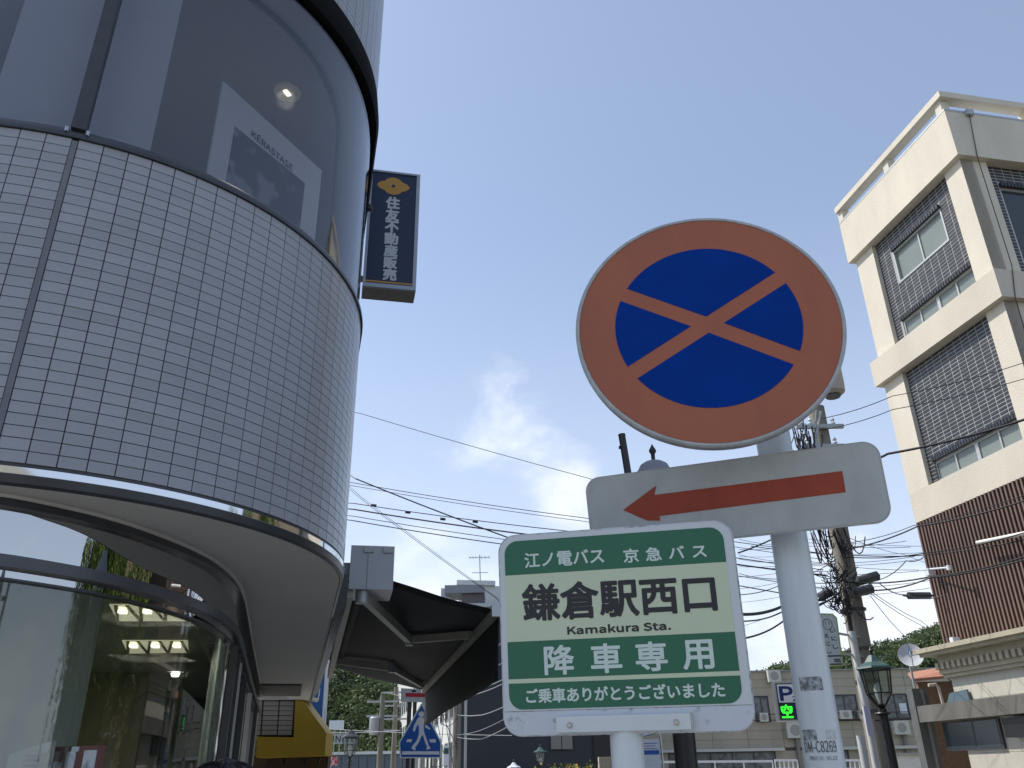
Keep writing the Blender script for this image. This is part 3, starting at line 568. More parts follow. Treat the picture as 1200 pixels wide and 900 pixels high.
# ------------------------------------------------------------------ near black lamp post behind the signs
lp = at(808, 880, 3.8)
def lamp_post(loc, h, label, roof_m, s=1.0, group='old-fashioned lantern street lamps', r=0.045, arm=False):
    x, y = loc[:2]; t = thing('street_lamp', (x, y, 0), label, 'street lamp', group)
    zt = h                                                # height of the finial tip
    MB().lathe((x, y, 0), [(r * 2.2, 0), (r * 2.2, .25), (r * 1.3, .35), (r * 1.1, .9), (r, 1.0), (r * .8, zt - .86 * s)], 16).lathe((x, y, zt - .95 * s), [(r * 1.3, 0), (r * 1.5, .02 * s), (r * 1.3, .04 * s)], 16).build('pole', m_black, t, 40)
    zb = zt - .86 * s
    MB().lathe((x, y, zb), [(.035 * s, 0), (.075 * s, .03 * s), (.085 * s, .05 * s), (.06 * s, .06 * s)], 12).tube([(x - .14 * s, y, zb - .16 * s), (x + .14 * s, y, zb - .16 * s)], .009 * s, 6).build('collar', m_black, t, 40)
    n = 6; zm = zb + .21 * s; ze = zb + .55 * s; r0, r1, r2 = .075 * s, .185 * s, .225 * s
    fr = MB(); gl = MB()
    for k in range(n):
        a = 2 * math.pi * k / n + .3; b = a + 2 * math.pi / n
        p = lambda rr, aa, z: (x + rr * math.cos(aa), y + rr * math.sin(aa), z)
        fr.bar(p(r0, a, zb + .055 * s), p(r1, a, zm), .017 * s, .017 * s).bar(p(r1, a, zm), p(r2, a, ze), .017 * s, .017 * s).bar(p(r1, a, zm), p(r1, b, zm), .016 * s, .016 * s).bar(p(r2, a, ze), p(r2, b, ze), .03 * s, .025 * s)
        gl = MB().add([p(r1 * .98, a, zm), p(r1 * .98, b, zm), p(r2 * .97, b, ze), p(r2 * .97, a, ze)], [(0, 1, 2, 3)]).add([p(r0, a, zb + .055 * s), p(r0, b, zb + .055 * s), p(r1 * .98, b, zm), p(r1 * .98, a, zm)], [(0, 1, 2, 3)])
        gl.build('pane', m_lpane, t)
    fr.build('frame', m_black, t)
    MB().lathe((x, y, ze), [(.285 * s, 0), (.27 * s, .03 * s), (.13 * s, .10 * s), (.075 * s, .17 * s), (.05 * s, .2 * s)], 6).build('roof', roof_m, t)
    MB().lathe((x, y, ze + .2 * s), [(.02 * s, 0), (.02 * s, .04 * s), (.035 * s, .07 * s), (.03 * s, .08 * s), (0.0, .13 * s)], 10).build('finial', m_black, t, 40)
    MB().lathe((x, y, zb + .07 * s), [(.03 * s, 0), (.06 * s, .12 * s), (.07 * s, .2 * s), (.04 * s, .27 * s), (0, .29 * s)], 12).build('bulb', m_globe, t, 50)
    if arm: pass
    return t
m_lpane = glass('lantern_glass', (0.80, 0.84, 0.82), 0.1, 0.12); m_globe = mat('frosted_globe', (0.62, 0.64, 0.6), 0.4)
m_verd = mat('verdigris', (0.035, 0.085, 0.08), 0.5, var=0.2); m_grn = mat('grey_dome', (0.20, 0.22, 0.25), 0.5, var=0.1)
# the nearest lamp: round dome with a spear finial, mostly hidden by the signs
nx, ny = 0.700, 3.80
t = thing('street_lamp', (nx, ny, 0), 'black lamp post hidden behind the bus stop sign, only finial and shaft showing', 'street lamp', 'old-fashioned lantern street lamps')
MB().lathe((nx, ny, 0), [(.1, 0), (.1, .25), (.055, .35), (.046, .9), (.048, 2.2)], 20).build('pole', m_black, t, 40)
zf = at(765, 520, 3.8)[2]; zd = at(768, 549, 3.8)[2]
MB().lathe((nx - .02, ny, 2.2), [(.05, 0), (.11, .05), (.15, .1), (.15, .55)], 16).build('lantern', m_lpane, t, 40)
MB().lathe((nx - .02, ny, 2.755), [(.20, 0), (.19, .03), (.078, zd - 2.755 - .008), (.066, zd - 2.755 + .016), (.045, zd - 2.755 + .030), (.012, zd - 2.755 + .036)], 24).build('roof', m_grn, t, 40)
zz = zd + .033
MB().lathe((nx - .02, ny, zz), [(.009, 0), (.010, .04), (.018, .055), (.017, .062), (.010, .075), (0, zf - zz)], 12).build('finial', m_black, t, 40)
m_rod = mat('black_pipe', (0.015, 0.016, 0.02), 0.35, var=0.3)
q0 = at(728.5, 509, 3.4); q1 = at(735.5, 552, 3.4); dd = (q1 - q0) / np.linalg.norm(q1 - q0)
rod = thing('black_pipe', (q0[0], q0[1], 0), 'short black pipe end standing up behind the left end of the white arrow plate', 'pipe')
MB().tube([q0, q0 + dd * .02, q0 + dd * .6, (q0 + dd * .9)], [.0165, .0155, .0165, .0165], 16).tube([q0 + dd * .062 - (.016, 0, 0), q0 + dd * .062 - (.022, 0, 0)], .008, 8).build('pipe', m_rod, rod, 40)
sx_ = at(733, 880, 3.4)[0]; MB().tube([q0 + dd * .9, (sx_, 3.4, 2.0), (sx_, 3.4, 0)], .016, 10).build('stand', m_rod, rod, 40)

# ------------------------------------------------------------------ blue box sign on the side wall
FS = face_from(at(461, 270, 5.8), -192)
s_c = lambda x, y: FS.uv(400 + x / 4.5, 180 + y / 4.5)
hs = thing('projecting_sign', FS.o, 'navy blue projecting box sign with gold emblem and white vertical lettering beside the curved window', 'sign')
xa = (s_c(155, 85)[0] + s_c(110, 700)[0]) / 2; xb = (s_c(412, 115)[0] + s_c(397, 725)[0]) / 2; yb = (s_c(110, 700)[1] + s_c(397, 725)[1]) / 2; yt = (s_c(155, 85)[1] + s_c(412, 115)[1]) / 2
m_sal = mat('sign_frame', (0.36, 0.40, 0.46), 0.4, 0.3, var=0.05); m_navy = mat('sign_navy', (0.008, 0.018, 0.062), 0.35); m_gold = mat('gold_print', (0.52, 0.27, 0.045), 0.4)
FS.rect(MB(), xa, yb, xb, yt, -0.20, -0.012).build('case', mat('sign_case', (0.24, 0.22, 0.19), 0.6, var=0.1), hs)
fr = MB()
for a, b, c_, d_ in ((xa, yb, xa + .022, yt), (xb - .03, yb, xb, yt), (xa + .022, yb, xb - .03, yb + .035), (xa + .022, yt - .018, xb - .03, yt)): FS.rect(fr, a, b, c_, d_, -0.012, 0.012)
fr.build('frame', m_sal, hs)
FS.rect(MB(), xa + .022, yb + .035, xb - .03, yt - .018, -0.011, 0.0).build('face_panel', m_navy, hs)
FS.rect(MB(), xa + .022, yb + .052, xb - .03, yb + .066, 0.0004, 0.001).build('gold_line', m_gold, hs)
cx, cy = s_c(275, 172); em = []
for k in range(48):
    t_ = 2 * math.pi * k / 48; rr = 1 + .20 * abs(math.cos(2 * t_)) ** .6 * 1.0 - .12 * abs(math.sin(2 * t_)) ; em.append((cx + .118 * rr * math.cos(t_), cy + .078 * rr * math.sin(t_)))
FS.poly(MB(), em, 0.0004, 0.001).build('emblem', m_gold, hs, fix=True)
FS.poly(MB(), [(cx + .017 * math.cos(t_), cy + .017 * math.sin(t_)) for t_ in np.linspace(0, 6.28, 12)[:-1]], 0.0012, 0.0016).build('emblem_centre', m_navy, hs, fix=True)
for k, ch in enumerate('住友不動産販売'):
    f0 = k / 7; tl = (235 + (215 - 235) * f0, 228 + (606 - 228) * k / 6); 
    a0, b0 = s_c(tl[0] - 2 , tl[1] + 60); a1, b1 = s_c(tl[0] + 76 - f0 * 0, tl[1] + 4)
    xm = (a0 + a1) / 2; lettering(FS, ch, a0, min(b0, b1), a1, max(b0, b1), mat('sign_letter', (0.50, 0.54, 0.58), 0.4), hs, 0.0008, 0.006)
wl = C + R * dirv(76)[:2] + dirv(-14)[:2] * 1.3
for z in (FS.o[2] + .45, FS.o[2] - .45): MB().bar((wl[0] - .05, wl[1], z), FS.p(xa, 0, -.1) * (1, 1, 0) + (0, 0, z), .04, .04).build('bracket', m_galv, hs)
cm = thing('wall_bulb', at(434, 244, 5.3), 'small black lamp bulb on the curved window edge beside the navy sign', 'fixture')
MB().lathe(at(432, 244, 5.2), [(0, -.03), (.025, -.015), (.03, 0.01), (.02, .03), (0, .035)], 12).build('bulb', m_black, cm, 60)

# ------------------------------------------------------------------ awning on the side wall
m_fab = mat('awning_fabric', (0.022, 0.024, 0.028), 0.75, var=0.35, vscale=1.6, bump=0.3, bscale=7, spec=0.25)
m_arm = mat('awning_arm', (0.46, 0.44, 0.38), 0.5, var=0.1)
zB = at(583, 715, 6.1)[2]
Bn = at(581.5, 716, 6.1); Bf = atz(497, 808, zB); Wn = at(424, 688, 5.95); 
dW = (Bf - Bn); dW /= np.linalg.norm(dW); LEN = np.linalg.norm(Bf - Bn)
Wn = np.array([-1.18, 5.93, at(430, 690, 5.93)[2] + .02]); Wf = at(387, 787, 10.9)
aw = thing('awning', (Wn[0], Wn[1], Wn[2]), 'black fabric folding awning with beige arms stretched out from the side of the tiled building', 'awning')
nx_, ny_ = 26, 16; vs_ = []; 
An = at(455, 672, 5.93)
for i in range(nx_ + 1):
    for j in range(ny_ + 1):
        a, b = i / nx_, j / ny_
        p = (Wn * (1 - a) + Wf * a + UZ * .16 * (1 - .5 * a)) * (1 - b) + (Bn + dW * LEN * a) * b
        sag = .035 * math.sin(math.pi * b) * (0.6 + .4 * math.sin(7 * a)) + .012 * math.sin(a * 21 + b * 5) * b * (1 - b) * 3 + .006 * math.sin(a * 9 + b * 11)
        vs_.append(p - UZ * sag * (1 if 0 < b < 1 else 0))
fs_ = [(i * (ny_ + 1) + j, i * (ny_ + 1) + j + 1, (i + 1) * (ny_ + 1) + j + 1, (i + 1) * (ny_ + 1) + j) for i in range(nx_) for j in range(ny_)]
o = MB().add(vs_, fs_).build('canopy', m_fab, aw, 60); md = o.modifiers.new('solid', 'SOLIDIFY'); md.thickness = .004
vl = []; VH = .44
out = np.cross(dW, UZ); out = out if out[0] > 0 else -out
for i in range(41):
    a = i / 40
    for j in range(7):
        b = j / 6; vl.append(Bn + dW * LEN * a - UZ * (.03 + VH * b) + out * (.02 + .012 * b * math.sin(a * 9) - .01 * b))
o = MB().add(vl, [(i * 7 + j, i * 7 + j + 1, (i + 1) * 7 + j + 1, (i + 1) * 7 + j) for i in range(40) for j in range(6)]).build('valance', m_fab, aw, 60); md = o.modifiers.new('solid', 'SOLIDIFY'); md.thickness = .004
MB().bar(Bn - dW * .06, Bf + dW * .05, .07, .085).build('front_bar', m_arm, aw)
MB().bar(Bn - dW * .075, Bn - dW * .061, .085, .10).build('end_cap', m_white, aw)
MB().bar(Wn - UZ * .03, Wf - UZ * .03, .06, .10).build('wall_bar', m_arm, aw)
MB().tube([Wn + UZ * .09 + out * .09, Wf + UZ * .09 + out * .09], .055, 12).build('fabric_roller', m_fab, aw, 40)
def arm(p0, p1, p2):
    a = MB().bar(p0, p1, .05, .07).build('arm', m_arm, aw); b = MB().bar(p1, p2, .042, .06).build('arm', m_arm, aw)
    MB().tube([p1 + UZ * .05, p1 - UZ * .05], .04, 12).build('elbow_joint', m_galv, aw, 40); MB().tube([p0 + UZ * .05, p0 - UZ * .06], .045, 12).build('shoulder_joint', m_galv, aw, 40)
def on_canopy(px, py, dz=-.10):                           # bearing meets the plane just under the canopy
    n = np.cross(dW, Bn - Wn); n /= np.linalg.norm(n); P = Wn + UZ * dz * .4; r = ray(px, py); e = np.array([0, 0, EYE]); return e + r * ((P - e) @ n) / (r @ n)
arm(on_canopy(424, 697), on_canopy(480, 750), on_canopy(552, 744)); arm(on_canopy(391, 774), on_canopy(459, 783), on_canopy(494, 803))
bx0 = at(413, 640, 5.9); bx1 = at(461, 690, 5.9)
eb = thing('sign_box_end', bx0, 'blank grey metal box mounted on the wall above the near end of the black awning', 'metal box')
cxx = ((bx0 + bx1) / 2); wdt = bx1[0] - bx0[0]; hgt = bx0[2] - bx1[2]
m_bx = mat('box_sheet', (0.40, 0.43, 0.46), 0.4, 0.2, var=0.08, vscale=4, streak=4)
MB().boxa(cxx + RD * .22 - (0.005, 0, 0), (RN, RD, UZ), (wdt / 2, .22, hgt / 2)).build('case', m_bx, eb)
for k in (.42, ): MB().boxa(cxx - RD * .004 + RN * (k - .5) * wdt - (.005, 0, 0), (RN, RD, UZ), (.004, .004, hgt / 2 - .005)).build('seam', m_galv, eb)
for k in (.40, .84): MB().boxa(cxx - RD * .008 + RN * (k - .5) * wdt + UZ * (hgt / 2 - .03), (RN, RD, UZ), (.035, .006, .02)).build('clip', m_galv, eb)
MB().boxa(np.array([-1.27, 6.0, cxx[2]]), (RN, RD, UZ), (.12, .05, .05)).build('bracket', m_galv, eb)

# ------------------------------------------------------------------ cream building on the right
K = np.array([9.2545, 13.4802, EYE])
AZL = -11.3
FL = Face(K, -dirv(AZL), UZ)                              # left face: u runs towards the viewer, so it is negative along the wall
FR = Face(K, dirv(AZL + 90), UZ)                          # face turned to the viewer
m_cr = mat('cream_render', (0.65, 0.595, 0.49), 0.85, var=0.08, vscale=1.6, bump=0.35, bscale=35, streak=3)
m_cr2 = mat('cream_band', (0.60, 0.545, 0.45), 0.85, var=0.07, vscale=1.0, bump=0.35, bscale=35, streak=2)
m_joint = mat('pale_mortar', (0.36, 0.36, 0.35), 0.8, var=0.1)
m_dkt = mat('dark_brick', (0.026, 0.027, 0.034), 0.42, var=0.35, vscale=8)
m_walu = mat('window_aluminium', (0.50, 0.50, 0.48), 0.4, 0.5)
rb_ = thing('cream_building', (K[0], K[1], 0), 'tall cream rendered building with dark brick window panels, roof rail and brown louvres', 'building')
DEP = 3.8
def lbox(mb, s0, s1, z0, z1, d0, d1): return FL.rect(mb, -s1, z0, -s0, z1, d0, d1)    # s = metres back from the corner, z relative to eye
def rbox(mb, s0, s1, z0, z1, d0, d1): return FR.rect(mb, s0, z0, s1, z1, d0, d1)
def both(name, m, z0, z1, d, s_far=None):                 # a band that wraps the building at depth d in front of the faces
    q = MB(); a = FL.o + FL.n * d + FR.n * d
    c = FL.o + dirv(AZL) * DEP / 2 + dirv(AZL + 90) * 3.5; c[2] = EYE + (z0 + z1) / 2
    return q.boxa(c, (dirv(AZL), dirv(AZL + 90), UZ), (DEP / 2 + d, 3.5 + d, (z1 - z0) / 2)).build(name, m, rb_)
both('core', m_cr, 4.66, 11.28, -0.30)
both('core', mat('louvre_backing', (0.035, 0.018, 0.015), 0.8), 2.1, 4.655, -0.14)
both('parapet', m_cr, 11.26, 12.42, 0.13)
both('parapet_cap', m_galv, 12.421, 12.47, 0.135)
both('floor_band', m_cr2, 7.89, 8.50, 0.14)
both('floor_band', m_cr2, 4.65, 5.28, 0.0)
# wall piers either side of the brick panels
for z0, z1 in ((8.5, 11.26), (5.28, 7.89)):
    lbox(MB(), -0.0, 0.48, z0 + .001, z1 - .001, -0.3, 0.0).build('pier', m_cr, rb_); lbox(MB(), 3.14, 3.8, z0 + .001, z1 - .001, -0.3, 0.0).build('pier', m_cr, rb_)
    rbox(MB(), 0.001, 0.62, z0 + .001, z1 - .001, -0.3, 0.0).build('pier', m_cr, rb_); rbox(MB(), 6.0, 7.0, z0 + .001, z1 - .001, -0.3, 0.0).build('pier', m_cr, rb_)
def brick_panel(fc, sgn, s0, s1, z0, z1, holes, grid=False):
    """backing with openings left free, thin dark bricks in stacked bond, a soldier course over each opening"""
    back = MB(); br = MB(); pw, ph = 0.213, 0.078
    xs = sorted({s0, s1, *[h[0] for h in holes], *[h[1] for h in holes]}); zs = sorted({z0, z1, *[h[2] for h in holes], *[h[3] for h in holes]})
    inh = lambda x, z: any(h[0] < x < h[1] and h[2] < z < h[3] for h in holes)
    R_ = lambda mb, a, b, c, d, e, f: fc.rect(mb, min(sgn * a, sgn * b), c, max(sgn * a, sgn * b), d, e, f)
    for i in range(len(xs) - 1):
        for j in range(len(zs) - 1):
            if not inh((xs[i] + xs[i + 1]) / 2, (zs[j] + zs[j + 1]) / 2): R_(back, xs[i], xs[i + 1], zs[j], zs[j + 1], -0.2, -0.10)
    back.build('mortar_backing', m_joint, rb_)
    nx = int(round((s1 - s0) / pw)); nz = int(round((z1 - z0) / ph)); pw = (s1 - s0) / nx; ph = (z1 - z0) / nz
    for i in range(nx):
        for j in range(nz):
            x, z = s0 + pw * (i + .5), z0 + ph * (j + .5)
            if any(h[0] - .03 < x < h[1] + .03 and h[2] - .02 < z < h[3] + .12 for h in holes): continue
            R_(br, x - pw / 2 + .011, x + pw / 2 - .011, z - ph / 2 + .0115, z + ph / 2 - .0115, -0.0999, -0.094 + random.uniform(-.002, .002))
    for h in holes:
        k = int((h[1] - h[0]) / .078)
        for i in range(k):
            x = h[0] + (h[1] - h[0]) * (i + .5) / k; R_(br, x - .03, x + .03, h[3] + .005, h[3] + .10, -0.0999, -0.03)
    o = br.build('brick', m_dkt, rb_); o['kind'] = 'stuff'
    for h in holes:
        n = h[4]; win = MB()
        for a, b, c, d in ((h[0], h[1], h[2], h[2] + .045), (h[0], h[1], h[3] - .04, h[3]), (h[0], h[0] + .04, h[2] + .045, h[3] - .04), (h[1] - .04, h[1], h[2] + .045, h[3] - .04)): R_(win, a, b, c, d, -0.17, -0.085 if n < 3 else -.12)
        for k in range(1, n):
            x = h[0] + (h[1] - h[0]) * k / n; t_ = .045 if (n == 4 and k == 2) else .018; R_(win, x - t_, x + t_, h[2] + .045, h[3] - .04, -0.16, -0.12)
        f = win.build('window', m_walu, rb_)
        for k in range(n):
            a, b = h[0] + (h[1] - h[0]) * k / n, h[0] + (h[1] - h[0]) * (k + 1) / n
            R_(MB(), a + .02, b - .02, h[2] + .04, h[3] - .035, -0.15, -0.146).build('pane', m_paneR, f)
m_paneR = mat('frosted_pane', (0.20, 0.23, 0.21), 0.18, var=0.1, vscale=0.8)
brick_panel(FL, -1, 0.485, 3.135, 8.501, 11.259, [(0.92, 2.62, 9.90, 10.72, 2), (0.52, 2.86, 8.52, 9.02, 4)])
brick_panel(FL, -1, 0.485, 3.135, 5.281, 7.889, [(0.40 + .09, 2.95, 5.30, 5.72, 4)])
m_paneD = m_paneR
m_paneR = mat('dark_pane', (0.045, 0.05, 0.06), 0.12)
brick_panel(FR, 1, 0.625, 5.99, 8.501, 11.259, [(0.85, 5.6, 8.9, 10.72, 4)])
brick_panel(FR, 1, 0.625, 5.99, 5.281, 7.889, [(0.85, 5.6, 5.5, 7.3, 4)])
# roof rail on short posts
rail = MB()
for a, b in ((FL.p(0.15, 12.87, .03), FL.p(-3.98, 12.87, .03)), (FR.p(0.0915, 12.87, .03), FR.p(7.1, 12.87, .03))): rail = MB().bar(a, b, .24, .15).build('roof_rail', m_cr, rb_)
for f_, ss in ((FL, (-.06, -1.95, -3.9)), (FR, (2.05, 4.2, 6.5))):
    for s_ in ss: f_.rect(MB(), s_ - .09, 12.471, s_ + .09, 12.795, -.12, .08).build('rail_post', m_cr, rb_)
# brown louvre screen
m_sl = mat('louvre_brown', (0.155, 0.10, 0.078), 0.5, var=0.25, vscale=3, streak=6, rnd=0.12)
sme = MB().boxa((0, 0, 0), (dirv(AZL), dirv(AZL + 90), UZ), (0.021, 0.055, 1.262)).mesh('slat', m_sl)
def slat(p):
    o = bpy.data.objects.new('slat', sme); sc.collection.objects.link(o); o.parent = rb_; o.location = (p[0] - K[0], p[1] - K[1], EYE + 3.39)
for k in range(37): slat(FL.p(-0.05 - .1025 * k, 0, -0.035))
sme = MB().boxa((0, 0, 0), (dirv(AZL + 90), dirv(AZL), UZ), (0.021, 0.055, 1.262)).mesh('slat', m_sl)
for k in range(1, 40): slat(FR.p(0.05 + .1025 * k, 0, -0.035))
# cornice with dentils over the stone base
m_st = mat('cornice_stone', (0.42, 0.385, 0.285), 0.8, var=0.08, vscale=3, bump=0.2)
both('cornice', m_st, 2.03, 2.115, 0.42); both('cornice', m_st, 1.965, 2.029, 0.34); both('cornice', m_st, 1.83, 1.964, 0.12)
both('cornice', m_st, 1.62, 1.70, 0.13); both('cornice', m_st, 1.55, 1.619, 0.09)
dme = MB().boxa((0, 0, 0), (dirv(AZL), dirv(AZL + 90), UZ), (0.045, 0.05, 0.063)).mesh('dentil', m_st)
both('frieze', m_st, 1.701, 1.829, 0.10)
for k in range(26):
    p = FL.p(0.12 - .16 * k, 1.766, 0.15); o = bpy.data.objects.new('dentil', dme); sc.collection.objects.link(o); o.parent = rb_; o.location = tuple(p - np.array([K[0], K[1], 0]))
both('core', mat('stone_joint', (.22, .21, .18), .8), -1.6, 1.55, -0.06)
m_pan = mat('stone_panel', (0.50, 0.475, 0.40), 0.6, var=0.07, vscale=2.2, rnd=0.05, bump=0.1)
for j, (z0, z1) in enumerate(((1.12, 1.55), (0.66, 1.12), (.2, .66), (-.26, .2), (-.72, -.26), (-1.18, -.72), (-1.6, -1.18))):
    for k in range(8):
        s0 = -.02 + k * .478; FL.rect(MB(), -s0 - .474, z0 + .004, -s0, z1 - .001, -0.06, 0.0).build('stone_panel', m_pan, rb_)
# canopy beam, window and small tiles below it
cb = thing('canopy_beam', FL.p(-2, -1.6, .5), 'weathered grey concrete canopy beam running along the stone base of the cream building', 'canopy')
lbox(MB(), -.3, 4.55, 0.78, 1.08, 0.0, 0.35).build('beam', mat('weathered_beam', (.17, .165, .145), .85, col2=(.10, .095, .085), vscale=2.5, streak=3, detail=8, bump=.3), cb)
m_car = mat('dark_vehicle_glass', (0.04, 0.055, 0.065), 0.1)
col_ = thing('metal_column', at(1085, 880, 17.2) * (1, 1, 0), 'tall brushed metal column at the left end of the concrete canopy beam', 'column')
cpt = FL.p(-4.66, 0, .2)
MB().boxa((cpt[0], cpt[1], (EYE + 1.42) / 2), (dirv(AZL + 90), dirv(AZL), UZ), (.17, .10, (EYE + 1.42) / 2)).build('shaft', mat('column_metal', (0.20, 0.20, 0.19), 0.4, 0.6, var=0.15, streak=6), col_)
MB().boxa((cpt[0] + .05, cpt[1] - .11, (EYE + 1.40) / 2), (dirv(AZL + 90), dirv(AZL), UZ), (.03, .012, (EYE + 1.40) / 2)).build('edge_strip', m_alu, col_)
wn = thing('shop_window', FL.p(-3.4, -1, .02), 'dark glazed shop window under the concrete canopy beside the metal column', 'window')
lbox(MB(), 2.75, 4.3, 0.25, .76, 0.002, 0.05).build('frame', m_frame, wn); lbox(MB(), 2.80, 3.4, 0.29, .74, 0.051, 0.056).build('pane', m_car, wn); lbox(MB(), 3.45, 4.26, 0.29, .74, 0.051, 0.056).build('pane', m_car, wn)
dk = thing('awning_box', FL.p(-2.2, .3, .02), 'black box mounted under the concrete canopy at the right edge', 'box')
lbox(MB(), 1.4, 2.42, 0.42, .74, 0.002, 0.25).build('case', m_black, dk)
bw_ = thing('wall_panel', FL.p(-3.6, 1.1, 0), 'blue grey glazed board leaning on the stone wall above the canopy beam', 'panel')
FL.poly(MB(), [(-4.0, 1.081), (-3.33, 1.081), (-3.36, 1.30), (-3.86, 1.27)], 0.03, 0.07).build('board', mat('blue_board', (0.10, 0.15, 0.18), 0.3), bw_, fix=True)
# lamp tube, security light on arm, drain chain line
tb_ = thing('tube_light', FL.p(-1.6, 3.78, .3), 'long white fluorescent tube fitting across the brown louvres', 'light')
a_, b_ = atp(1145, 636, FL.p(0, 0, .25), AZL), atp(1215, 622, FL.p(0, 0, .25), AZL)
MB().tube([a_, b_], .035, 10).build('tube', mat('tube_white', (0.75, 0.73, 0.68), 0.4), tb_, 40); MB().tube([(a_ + b_) / 2, (a_ + b_) / 2 - FL.n * .3], .012, 6).build('bracket', m_galv, tb_)
sl_ = thing('security_light', FL.p(-3, 3.2, .3), 'small white security lamp on an arm at the lower left of the brown louvres', 'light')
a_, b_ = atp(1088, 667, FL.p(0, 0, .2), AZL), atp(1112, 665, FL.p(0, 0, .35), AZL)
MB().tube([a_, b_], .018, 8).build('arm', m_white, sl_, 40); MB().tube([b_ - UZ * .05, b_ + UZ * .04], [.05, .045], 12).build('lamp_head', m_white, sl_, 40); MB().box(a_ - (0, 0, .06), (.12, .12, .14), AZL).build('base_box', m_white, sl_); MB().tube([a_, a_ - FL.n * .25], .012, 6).build('bracket', m_galv, sl_)
cam2 = thing('wall_camera', atp(1118, 747, FL.p(0, 0, .1), AZL), 'little white camera at the foot of the brown louvres', 'camera')
q = atp(1119, 750, FL.p(0, 0, .12), AZL); MB().box(q, (.16, .1, .1), AZL).build('housing', m_white, cam2); MB().tube([q, q - FL.n * .2], .02, 6).build('bracket', m_black, cam2)
ant = thing('roof_fixture', FR.p(.42, 12.42, .1), 'small dark cable clamp on the parapet corner with a cable running down the wall', 'cable')
q = FR.p(.42, 12.40, .17); MB().box(q, (.16, .1, .13), AZL).tube([q, q + (.12, 0, .18)], .006, 5).build('clamp', m_galv, ant)
MB().tube([q, FR.p(.30, 11.2, .145), FR.p(.28, 8.6, .155), FR.p(.12, 7.85, .16), FR.p(.12, 4, .03), FR.p(.1, 2.2, .03)], .009, 5).build('cable', m_black, ant)

# ------------------------------------------------------------------ small brick annexe and dish between the buildings
an = thing('brick_annexe', (9.2, 20.6, 0), 'small brown brick annexe with a terracotta coping and a pale pipe', 'building')
m_bk = mat('brown_brick', (0.20, 0.125, 0.08), 0.85, var=0.25, vscale=16, bump=0.3)
t0, t1 = at(1072, 797, 20), at(1116, 779, 20); bb0 = at(1076, 830, 20)
MB().boxa((t0[0] + .79, 20.1, (t0[2]) / 2), (np.array([1., 0, 0]), np.array([0, 1., 0]), UZ), (.75, .12, t0[2] / 2 - .04)).build('wall', m_bk, an)
MB().add([(t0[0] - .08, 19.9, t0[2] - .04), (t0[0] + 1.6, 19.9, t0[2] + .08), (t0[0] + 1.6, 20.4, t1[2] + .05), (t0[0] + .05, 20.4, t1[2] - .18), (t0[0] - .08, 19.9, t0[2] + .02), (t0[0] + 1.6, 19.9, t0[2] + .14), (t0[0] + 1.6, 20.4, t1[2] + .1), (t0[0] + .05, 20.4, t1[2] - .12)], [(0, 1, 2, 3), (4, 5, 6, 7), (0, 1, 5, 4), (1, 2, 6, 5), (2, 3, 7, 6), (3, 0, 4, 7)]).build('coping', mat('terracotta', (0.42, 0.20, 0.13), 0.8, var=0.1), an, fix=True)
P_ = lambda x, y, yy=19.7: at(x, y, yy)
MB().tube([P_(1088, 803), P_(1097, 802), P_(1100, 806), P_(1106, 828)], .035, 8).build('pipe', mat('pipe_cream', (0.55, 0.50, 0.40), 0.5), an, 40)
dish = thing('satellite_dish', at(1067, 768, 18.6), 'white satellite dish standing above the roof edge beside the brown louvres', 'satellite dish')
FDI = face_from(at(1067, 767.5, 18.6), 200, 18)
rD = .245 * 18.6 / 20 * 1.08
MB().lathe(FDI.o - FDI.n * .05, [(0.0, 0), (.10, .006), (.17, .02), (rD, .05), (rD + .008, .052), (rD, .042), (.1, -.006), (0, -.012)], 36, (FDI.u, FDI.v, FDI.n)).build('dish', mat('dish_white', (0.62, 0.65, 0.68), 0.4), dish, 50)
MB().tube([FDI.p(0, -rD, 0), FDI.p(0, -.05, .22)], .01, 6).box(FDI.p(0, -.05, .24), (.05, .05, .05)).build('feed_arm', m_galv, dish)
FDI.poly(MB(), [(.035 * math.cos(k), .09 + .035 * math.sin(k)) for k in np.linspace(0, 6.28, 16)[:-1]], -.034, -.03).rect if False else None
o = MB(); FDI.poly(o, [(.03 * math.cos(k), .11 + .03 * math.sin(k)) for k in np.linspace(0, 6.28, 16)[:-1]], -.030, -.026); FDI.rect(o, -.07, .04, .07, .055, -.036, -.032); o.build('logo_print', mat('logo_blue', (0.08, 0.22, 0.45), 0.5), dish, fix=True)
MB().tube([FDI.o - FDI.n * .05, (FDI.o[0], FDI.o[1] + .12, FDI.o[2] - .05), (FDI.o[0], FDI.o[1] + .12, 0)], .025, 8).build('mast', m_galv, dish, 40)

# ------------------------------------------------------------------ grey two-storey building across the square
YG = 52.0
gb = thing('concrete_building', (18, YG, 0), 'long grey concrete building of two storeys with ribbon windows across the square', 'building')
FG = Face((0, YG, EYE), (1, 0, 0), UZ); G = lambda x, y: FG.uv(x, y)
gx0, gx1 = G(752, 870)[0], G(1112, 800)[0]; ztop = (G(885, 785)[1] + G(1070, 787)[1]) / 2
m_gc = mat('grey_cladding', (0.40, 0.355, 0.275), 0.8, var=0.14, vscale=0.5, bump=0.1, streak=4)
MB().box(((gx0 + gx1) / 2, YG + 7, (ztop + EYE) / 2 - .1), (gx1 - gx0 - .1, 13.6, ztop + EYE - .2)).build('core', mat('core_grey', (0.16, 0.155, 0.14), 0.8), gb)
za, zb_, zc, zd_, ze_ = ztop, G(930, 815)[1], G(930, 846)[1], G(930, 876)[1], G(930, 903)[1]
